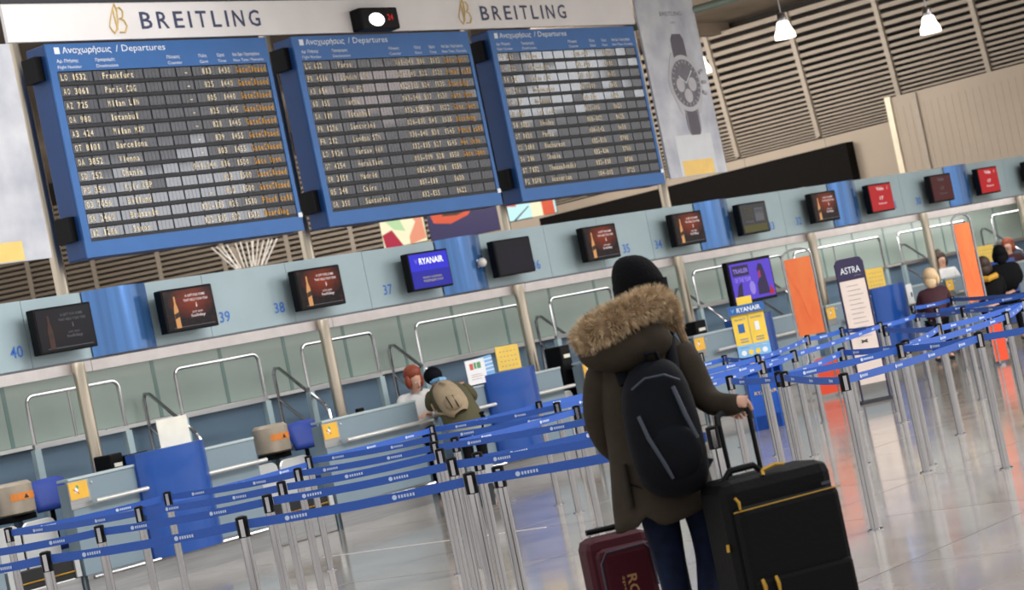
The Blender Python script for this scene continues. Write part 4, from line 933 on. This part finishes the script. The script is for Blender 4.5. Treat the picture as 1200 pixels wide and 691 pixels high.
garment(T, 'jeans', [((-.03, 0, .95), (.15, .12)), ((-.10, 0, .84), .095), ((-.095, .05, .66), .084), ((-.09, .06, .50), .070), ((-.085, .04, .32), .066), ((-.08, .02, .12), .050),
                     ((.065, .01, .84), .095), ((.09, .07, .66), .084), ((.085, .10, .52), .072), ((.045, -.02, .36), .066), ((.0, -.17, .20), .050)], [(0, 1), (1, 2), (2, 3), (3, 4), (4, 5), (0, 6), (6, 7), (7, 8), (8, 9), (9, 10)], 'jeans')
for x, y, z in ((-.08, .02, 0), (.0, -.20, .06)):
    MB().tube([(x, y-.05, z+.05), (x, y+.03, z+.05), (x+.015, y+.12, z+.035), (x+.02, y+.18, z+.025)], [(.04, .045), (.045, .05), (.042, .034), (.025, .02)], 'shoe', 10).build('shoe', T, smooth=True)
def ring(cx, cy, z, rx, ry, n=28, hem=None, fold=.0, ph=0):
    R_ = []
    for i in range(n):
        a = 2*PI*i/n; k = 1+fold*(math.sin(a*5+ph)+.6*math.sin(a*9+2*ph+z*7))
        R_.append((cx+rx*k*math.cos(a), cy+ry*k*math.sin(a), z+(hem(a) if hem else 0)))
    return R_
def hemf(a):    # longer at the side, open vent at the back (a = -90 deg)
    dv = abs(((a-(-2.09))+PI) % (2*PI)-PI)
    return (.075 if dv < .12 else 0)+.022*math.cos(a)-.01*math.sin(a*3)
rows = [ring(-.02, .01, 1.52, .075, .07), ring(-.03, .0, 1.475, .13, .095), ring(-.035, 0, 1.43, .175, .115, fold=.01), ring(-.045, 0, 1.36, .20, .135, fold=.012), ring(-.055, 0, 1.25, .198, .14, fold=.015, ph=1), ring(-.06, 0, 1.12, .195, .14, fold=.018, ph=2),
        ring(-.062, 0, 1.02, .195, .142, fold=.016, ph=2.5), ring(-.065, 0, .92, .205, .155, fold=.02, ph=3), ring(-.066, 0, .82, .218, .17, fold=.022, ph=3.4), ring(-.066, 0, .775, .222, .175, fold=.025, ph=3.6, hem=lambda a: .3*hemf(a)), ring(-.066, 0, .715, .225, .178, fold=.028, ph=3.7, hem=hemf)]
coat = MB().grid(rows, 'coat_olive').build('parka', T, smooth=True, sub=1, label='olive parka'); md = coat.modifiers.new('s', 'SOLIDIFY'); md.thickness = .012; md.offset = -1
MB().tube([(-.19, 0, 1.41), (-.245, .01, 1.30), (-.268, .03, 1.20), (-.262, .07, 1.12), (-.235, .15, 1.04), (-.20, .20, 1.0)], [.075, .068, .064, .064, .055, .048], 'coat_olive', 14).build('sleeve', T, smooth=True, sub=1)
MB().tube([(.10, -.01, 1.415), (.142, -.03, 1.33), (.165, -.05, 1.24), (.185, -.075, 1.165), (.235, -.13, 1.135), (.290, -.192, 1.132), (.312, -.212, 1.135)], [.078, .072, .064, .060, .054, .045, .039], 'coat_olive', 14).build('sleeve', T, smooth=True, sub=1)
MB().tube([(-.205, -.125, .98), (-.212, -.135, .80)], [.012, .014], 'coat_dark', 8).build('coat_belt', T)
# hood pouch and fur
MB().sph((-.10, -.10, 1.455), (.20, .11, .105), 'coat_olive', 20, 12).build('hood', T, smooth=True)
MB().tube([(.125, .0, 1.56), (.15, .02, 1.45), (.17, .02, 1.36), (.178, .02, 1.29)], [.02, .018, .015, .008], 'fur_base', 8).build('front_fur_edge', T, smooth=True)
FP = [V(-.275, -.10, 1.505), V(-.235, -.16, 1.53), V(-.17, -.18, 1.555), V(-.09, -.17, 1.575), V(-.01, -.14, 1.600), V(.055, -.09, 1.612), V(.098, -.03, 1.595), V(.118, .02, 1.545), V(.128, .05, 1.48)]
FR = [.045, .062, .068, .066, .062, .056, .050, .036, .02]
MB().tube(FP, FR, 'fur_base', 12).build('fur_core', T, smooth=True)
fm = MB()
def furfn(i):
    f = random.random()*(len(FP)-1.001); k = int(f); u_ = f-k; c = FP[k].lerp(FP[k+1], u_); r = FR[k]*(1-u_)+FR[k+1]*u_; ax = (FP[k+1]-FP[k]).normalized()
    v = V(random.gauss(0, 1), random.gauss(0, 1), random.gauss(0, 1)); v = (v-ax*v.dot(ax)).normalized(); d = (v+ax*random.uniform(-.5, .3)-V(0, 0, .15)).normalized()
    return c+v*r*.9, c+v*r+d*random.uniform(.014, .034)
strands(fm, furfn, 9000, 'fur', .0022)
fo = fm.build('fur_trim', T, recalc=False, label='tan faux fur hood trim'); fo['kind'] = 'stuff'
# beanie, glasses, hair
B0 = V(.02, .04, 1.735); rows = []
for k_ in range(9):
    a = PI/2*k_/8; rr_ = [];
    for i in range(28):
        th = 2*PI*i/28; rb = 1+.012*(i % 2); rr_.append(B0+V(.113*math.cos(a)**.75*math.cos(th)*rb-.004*k_, .118*math.cos(a)**.75*math.sin(th)*rb, -.075+.165*math.sin(a)*(1 if k_ else 1)))
    rows.append(rr_)
MB().grid(rows, 'beanie').build('beanie', T, smooth=True, label='black knitted beanie')
MB().grid([[B0+V(.117*math.cos(2*PI*i/28), .122*math.sin(2*PI*i/28), z) for i in range(28)] for z in (-.085, -.03)], 'beanie').build('beanie_cuff', T, smooth=True)
MB().sph((-.015, .01, 1.625), (.075, .08, .06), 'hair_brown', 14, 8).build('hair', T, smooth=True)
g = MB(); gc = V(.020, .05, 1.680); ff = V(.55, .83, 0).normalized(); ss = V(.83, -.55, 0)
for q in (-1, 1):
    g.tube([gc+ff*.108+ss*(q*.036+.024*math.cos(2*PI*i/12))+AZ*(.020*math.sin(2*PI*i/12)) for i in range(12)], .0025, 'ink_dark', 5, closed=True)
    g.tube([gc+ff*.105+ss*(q*.062), gc+ff*.0+ss*(q*.088)], .0025, 'ink_dark', 5)
g.tube([gc+ff*.112-ss*.012, gc+ff*.112+ss*.012], .0025, 'ink_dark', 5); g.build('glasses', T)
# backpack (worn): a thing of its own
K = thing('backpack', 'dark navy backpack on the traveller\'s back', 'backpack', (7.574, 5.420, 0), AR, local=True)
rows = []
for z, rx, ry, cx, cy in ((1.375, .05, .03, -.01, -.20), (1.355, .10, .07, -.015, -.21), (1.27, .145, .095, -.025, -.225), (1.12, .158, .115, -.025, -.24), (.98, .158, .125, -.02, -.24), (.88, .145, .12, -.015, -.235), (.825, .10, .09, .0, -.22), (.81, .04, .04, .0, -.21)):
    rows.append([(cx+rx*(abs(math.cos(2*PI*i/20))**.7)*(1 if math.cos(2*PI*i/20) > 0 else -1), cy+ry*(abs(math.sin(2*PI*i/20))**.8)*(1 if math.sin(2*PI*i/20) > 0 else -1), z) for i in range(20)])
MB().grid(rows, 'pack_navy').build('pack_body', K, smooth=True, sub=1)
MB().sph((.0, -.33, 1.0), (.115, .05, .12), 'pack_navy', 16, 10).build('front_pocket', K, smooth=True)
MB().tube([(-.115, -.345, 1.17), (-.095, -.37, 1.08), (-.05, -.375, .96), (-.03, -.365, .90)], [.008, .009, .009, .007], 'pack_trim', 8).build('strap_tail', K, smooth=True)
MB().tube([(.045, -.33, 1.26), (.07, -.36, 1.14), (.10, -.365, 1.04)], [.009, .010, .007], 'pack_trim', 8).build('strap_tail', K, smooth=True)
for s_ in (-1, 1): MB().tube([(-.03+s_*.10, -.15, 1.30), (-.03+s_*.11, -.08, 1.42), (-.03+s_*.115, .0, 1.465), (-.03+s_*.115, .09, 1.40)], [(.03, .012)]*4, 'pack_navy', 8).build('shoulder_strap', K, smooth=True)
MB().tube([(-.04, -.2, 1.37), (-.03, -.23, 1.41), (.01, -.23, 1.41), (.02, -.2, 1.37)], .010, 'pack_navy', 8).build('grab_loop', K, smooth=True)
MB().tube([(-.12, -.32, 1.28), (-.06, -.335, 1.315), (.02, -.335, 1.315), (.08, -.315, 1.28)], .005, 'pack_trim', 6).build('zip', K)

# large black suitcase
ca = math.radians(21); P0 = Vector((7.574, 5.420, 0))+Rv*.150-Fh*.46
S = thing('suitcase', 'large black soft suitcase with gold zips held by the traveller', 'suitcase', P0, AR+ca, local=True)
Ws, Ds, Hs = .50, .27, .86
MB().box(0, Ws, 0, Ds, .06, Hs-.01, 'case_black').build('shell', S, bevel=.05)
MB().box(.02, Ws-.01, -.045, .02, .12, .74, 'case_black').build('front_pocket', S, bevel=.03)
MB().box(.035, Ws-.02, -.060, -.02, .10, .45, 'case_black').build('lower_pocket', S, bevel=.025)
MB().tube([(.0, -.052, .727), (Ws-.01, -.052, .735)], .0026, 'gold', 6).build('zip', S, label='gold zip')
for x, z, y in ((.015, .755, -.055),): MB().tube([(x, y, z+.03), (x+.012, y-.004, z+.01), (x+.012, y-.004, z-.02)], [.006, .007, .005], 'gold', 6).build('zip_pull', S, smooth=True)
for x in (.055, .115): MB().tube([(x, -.068, .45), (x+.004, -.073, .42), (x+.004, -.073, .38)], [.007, .009, .006], 'gold', 6).build('zip_pull', S, smooth=True)
MB().tube([(.20, .03, Hs-.0), (.26, .03, Hs+.012), (.30, .025, Hs+.006)], [.008, .008, .006], 'gold', 6).build('zip_pull', S, smooth=True)
MB().tube([(.20, .03, Hs+.0), (.195, .02, Hs-.02)], .008, 'gold', 6).build('zip_pull', S)
MB().tube([(-.005, .05, .60), (-.008, .05, .57)], .008, 'gold', 6).build('side_zip_pull', S)
MB().box(Ws-.09, Ws-.05, -.048, -.044, .752, .764, 'pack_trim').build('maker_badge', S)
MB().tube([(.05, .10, Hs-.02), (.09, .10, Hs+.02), (.20, .10, Hs+.022), (.24, .10, Hs-.02)], [.012, .014, .014, .012], 'case_black_side', 8).build('carry_handle', S, smooth=True)
hd = MB().tube([(.155, Ds-.04, Hs-.03), (.150, Ds-.04, 1.09)], .010, 'black_plastic', 8).build('handle_tube', S, smooth=True)
MB().tube([(.295, Ds-.04, Hs-.03), (.292, Ds-.04, 1.09)], .010, 'black_plastic', 8).build('handle_tube', S, smooth=True)
MB().tube([(.146, Ds-.04, 1.06), (.148, Ds-.04, 1.095), (.17, Ds-.04, 1.108), (.265, Ds-.04, 1.112), (.294, Ds-.04, 1.10), (.298, Ds-.04, 1.06)], [.014, .015, .014, .014, .015, .014], 'black_rubber', 10).build('grip', S, smooth=True)
for x in (.05, Ws-.05):
    for y in (.04, Ds-.04): MB().cyl((x-.015, y, .03), (x+.015, y, .03), .03, 'black_rubber', 14).build('wheel', S, smooth=True)
    MB().box(x-.03, x+.03, .02, Ds-.02, .045, .08, 'black_plastic').build('wheel_housing', S)
# maroon cabin case
ca = math.radians(16); P0 = Vector((7.574, 5.420, 0))+Rv*(-.415)+Fh*.42
S = thing('cabin_case', 'maroon cabin suitcase with gold lettering at the traveller\'s feet', 'suitcase', P0, AR+ca, local=True)
MB().box(0, .30, 0, .20, .04, .645, 'case_maroon').build('shell', S, bevel=.045)
MB().box(.02, .28, -.05, .02, .09, .60, 'case_maroon').build('front_pocket', S, bevel=.035)
MB().tube([(.03, -.045, .12), (.03, -.048, .54), (.06, -.05, .585), (.24, -.05, .59), (.265, -.048, .56), (.27, -.048, .40)], .004, 'pack_trim', 6).build('piping', S)
p = MB(); text(p, 'ROC', (.135, -.0515, .47), -AZ, AX, .15, .045, 'case_print', .02); text(p, 'sport', (.112, -.0515, .47), -AZ, AX, .12, .014, 'case_print', .01); p.build('lettering', S, recalc=False, label='gold lettering running downwards')
MB().tube([(.06, .15, .60), (.06, .15, .665)], .008, 'steel', 8).build('handle_tube', S); MB().tube([(.20, .15, .60), (.20, .15, .665)], .008, 'steel', 8).build('handle_tube', S)
MB().tube([(.05, .15, .668), (.21, .15, .668)], .013, 'black_plastic', 8).build('grip', S)
MB().tube([(.265, -.04, .60), (.27, -.06, .54), (.272, -.06, .46)], .005, 'steel', 6).build('zip_cord', S)
for x in (.04, .26):
    for y in (.03, .17): MB().cyl((x-.012, y, .025), (x+.012, y, .025), .025, 'black_rubber', 12).build('wheel', S)

# --- customer in olive jacket leaning on the counter (local frame = camera frame)
def person_at(x, y, label, rot=AR): return thing('person', label, 'person', (x, y, 0), rot, local=True)
T = person_at(18.33, 15.78, 'customer in an olive jacket leaning over the desk with a beige backpack')
J = dict(pelvis=(.10, -.10, .92), chest=(-.06, .02, 1.12), neck=(-.15, .08, 1.25), head=(-.19, .17, 1.34), lsh=(-.22, .06, 1.16), lel=(-.25, .16, .98), lwr=(-.22, .30, 1.16), rsh=(.08, .10, 1.16), rel=(.14, .22, 1.0), rwr=(.10, .36, 1.15),
         lhip=(.02, -.08, .88), lkn=(.02, 0, .48), lan=(.0, -.06, .08), ltoe=(.0, .08, .03), rhip=(.18, -.08, .88), rkn=(.17, 0, .48), ran=(.18, -.1, .08), rtoe=(.18, .04, .03))
body(T, J, .98, (.4, .4), (-.3, .9, -.3), sub=1)
rows = [ring(-.11, .06, 1.28, .07, .06, 20), ring(-.10, .05, 1.25, .14, .10, 20), ring(-.08, .03, 1.20, .20, .13, 20), ring(-.05, -.01, 1.10, .225, .15, 20, fold=.02), ring(-.01, -.05, .98, .22, .16, 20, fold=.02, ph=1), ring(.03, -.08, .88, .225, .17, 20, fold=.03, ph=2), ring(.04, -.09, .80, .23, .175, 20, fold=.03, ph=2)]
MB().grid(rows, 'jacket_olive').build('jacket', T, smooth=True, sub=1)
MB().grid([ring(.04, -.09, .82, .21, .155, 20), ring(.05, -.09, .70, .215, .16, 20, fold=.03)], 'trousers_grey').build('shirt_tail', T, smooth=True, label='light grey shirt tail')
MB().tube([(-.22, .04, 1.19), (-.28, .08, 1.10), (-.29, .13, 1.00), (-.26, .24, 1.08), (-.23, .30, 1.15)], [.085, .075, .066, .055, .045], 'jacket_olive', 12).build('sleeve', T, smooth=True, sub=1)
MB().tube([(.08, .05, 1.19), (.16, .12, 1.10), (.19, .2, 1.02), (.14, .30, 1.10), (.11, .34, 1.14)], [.085, .075, .066, .055, .045], 'jacket_olive', 12).build('sleeve', T, smooth=True, sub=1)
garment(T, 'trousers', [((.10, -.10, .80), (.13, .11)), ((.02, -.07, .78), .09), ((.02, 0, .48), .065), ((.0, -.05, .10), .05), ((.18, -.07, .78), .09), ((.17, 0, .48), .065), ((.18, -.09, .10), .05)], [(0, 1), (1, 2), (2, 3), (0, 4), (4, 5), (5, 6)], 'cloth_black')
MB().sph((-.20, .16, 1.36), (.105, .11, .10), 'pack_navy', 14, 10).build('hair', T, smooth=True)
MB().tube([(-.23, .10, 1.30), (-.13, .02, 1.31), (-.08, .10, 1.30)], .025, 'sizer_light', 8).build('collar', T, smooth=True)
for x, y in ((.0, -.02), (.18, -.06)): MB().tube([(x, y-.06, .045), (x, y+.02, .05), (x, y+.13, .025)], [.04, .045, .03], 'shoe', 8).build('shoe', T, smooth=True)
K = thing('backpack', 'beige canvas backpack on the customer in the olive jacket', 'backpack', (18.27, 15.82, -.10), AR, local=True)
rows = []
for f_, w_, d_ in ((0, .06, .04), (.08, .12, .07), (.3, .15, .10), (.6, .165, .12), (.88, .15, .11), (1, .08, .06)):
    c = V(-.075, -.02, 1.37).lerp(V(.10, -.24, 1.01), f_); ax = V(.175, -.22, -.36).normalized(); s1 = V(1, 0, 0); s1 = (s1-ax*s1.dot(ax)).normalized(); s2 = ax.cross(s1)
    rows.append([c+s1*(w_*math.cos(2*PI*i/16))+s2*(d_*math.sin(2*PI*i/16)) for i in range(16)])
m = MB().grid(rows, 'pack_beige'); m.build('pack_body', K, smooth=True, sub=1)
MB().sph((.05, -.285, 1.14), (.10, .05, .09), 'pack_beige', 14, 8).build('front_pocket', K, smooth=True)
MB().tube([(-.08, -.05, 1.37), (-.05, -.13, 1.375), (0, -.17, 1.35)], .012, 'pack_beige', 8).build('grab_loop', K); MB().tube([(-.20, 0, 1.16), (-.17, -.11, 1.06), (-.02, -.2, 1.02)], .014, 'pack_beige', 8).build('strap', K)
for a in (-.02, .05): MB().tube([(a, -.31, 1.22), (a+.03, -.335, 1.14), (a+.05, -.33, 1.08)], .006, 'coat_dark', 6).build('buckle_strap', K)

def staff(x, y, z0, label, hair, top, face, lean=(0, 0), scale=.95, bun=False, extra=None, rot=AR, seat=False, bulk=1.0):
    """seated or standing person behind a counter, shown from the chest up but built whole"""
    T = person_at(x, y, label, rot); zc = z0; lx, ly = lean
    J = dict(pelvis=(0, 0, zc-.62), chest=(lx*.5, ly*.5, zc-.32), neck=(lx, ly, zc-.13), head=(lx*1.2, ly*1.2, zc), lsh=(-.18+lx*.7, ly*.7, zc-.20), lel=(-.22+lx*.6, ly-.08, zc-.44), lwr=(-.10+lx, ly-.26, zc-.42), rsh=(.18+lx*.7, ly*.7, zc-.20), rel=(.22+lx*.6, ly-.08, zc-.44), rwr=(.10+lx, ly-.26, zc-.42))
    if face[1] > 0:
        for q in ('l', 'r'): J[q+'el'] = (J[q+'el'][0], ly+.08, J[q+'el'][2]); J[q+'wr'] = (J[q+'wr'][0], ly+.30, J[q+'wr'][2])
    if seat: J.update(lhip=(-.09, 0, zc-.66), lkn=(-.1, -.38, zc-.68), lan=(-.1, -.36, .1), ltoe=(-.1, -.48, .04), rhip=(.09, 0, zc-.66), rkn=(.1, -.38, zc-.68), ran=(.1, -.36, .1), rtoe=(.1, -.48, .04))
    else: J.update(lhip=(-.09, 0, zc-.68), lkn=(-.1, -.03, zc*.3), lan=(-.1, 0, .08), ltoe=(-.1, -.12, .03), rhip=(.09, 0, zc-.68), rkn=(.1, -.03, zc*.3), ran=(.1, 0, .08), rtoe=(.1, -.12, .03))
    body(T, J, scale, (.4, .4), face, sub=1)
    q_ = lambda r: tuple(v*bulk for v in r) if isinstance(r, tuple) else r*bulk
    garment(T, 'top', [((0, 0, zc-.68), q_((.19, .15))), ((lx*.5, ly*.5, zc-.34), q_((.18, .14))), ((lx*.95, ly*.95, zc-.15), q_(.085)), (J['lsh'], q_(.08)), (J['lel'], q_(.065)), (tuple(V(*J['lel']).lerp(V(*J['lwr']), .85)), q_(.05)), (J['rsh'], q_(.08)), (J['rel'], q_(.065)), (tuple(V(*J['rel']).lerp(V(*J['rwr']), .85)), q_(.05))],
            [(0, 1), (1, 2), (1, 3), (3, 4), (4, 5), (1, 6), (6, 7), (7, 8)], top)
    garment(T, 'trousers', [(J['pelvis'], (.14, .11)), (J['lhip'], .095), (J['lkn'], .07), (J['lan'], .05), (J['rhip'], .095), (J['rkn'], .07), (J['ran'], .05)], [(0, 1), (1, 2), (2, 3), (0, 4), (4, 5), (5, 6)], 'cloth_black')
    H = V(*J['head']); f = V(*face).normalized(); m = MB()
    m.sph(H-f*.036+AZ*.040, (.106, .106, .106), hair, 16, 12)
    sd_ = f.cross(AZ).normalized()
    for q in (-1, 1): m.sph(H+sd_*(.085*q)-f*.015-AZ*.035, (.040, .045, .085), hair, 10, 8)
    if bun: m.sph(H-f*.06+AZ*.13, .055, hair, 12, 8)
    else: m.sph(H-f*.07-AZ*.07, (.085, .06, .10), hair, 12, 8)
    m.build('hair', T, smooth=True)
    for q in ('l', 'r'): a = J[q+'an']; MB().tube([(a[0], a[1]+.04, .04), (a[0], a[1]-.04, .045), (a[0], a[1]-.15, .025)], [.035, .04, .028], 'shoe', 8).build('shoe', T, smooth=True)
    return T
staff(19.25, 17.2, 1.36, 'red haired clerk in a white shirt behind the desk, bending left of the customer', 'hair_red', 'cloth_white', (.45, -.6, -.65), lean=(.05, -.12), seat=True)
staff(32.87, 17.38, 1.43, 'clerk with brown hair in a bun and white collar facing the hall', 'hair_brown', 'cloth_white', (.25, -.95, 0), bun=True, seat=True)
staff(28.72, 15.45, 1.22, 'blonde passenger in dark maroon leaning at the desk left of the right orange stand', 'hair_blonde', 'cloth_maroon', (.5, .85, -.1), lean=(.06, .1), seat=False)
T = staff(30.66, 15.23, 1.34, 'passenger in black with dark hair seen from behind right of the orange stand', 'cloth_black', 'cloth_black', (.1, .99, 0), scale=1.05, bulk=1.45)
T = staff(30.0, 15.2, 1.22, 'passenger in a black coat bending beside the right orange stand', 'hair_brown', 'cloth_black', (.1, .99, -.2), lean=(.02, .1), scale=1.05, bulk=1.4)
MB().tube([(-.15, -.05, 1.05), (0, -.14, 1.02), (.15, -.05, 1.05)], .045, 'scarf_yellow', 8).build('scarf', T, smooth=True, label='yellow and grey scarf')
staff(31.6, 15.0, 1.36, 'passenger in black with shoulder length dark hair near the right edge', 'hair_brown', 'cloth_black', (.8, .6, 0), scale=1.0, bulk=1.3)
staff(35.4, 17.4, 1.42, 'red haired clerk in maroon with a white scarf at the right edge', 'hair_red', 'cloth_maroon', (-.3, -.9, 0), seat=True)
staff(32.3, 14.6, 1.45, 'passenger in black cut by the right edge of the photograph', 'hair_red', 'cloth_black', (.3, .9, 0), scale=1.05)

bpy.data.objects.remove(_to)
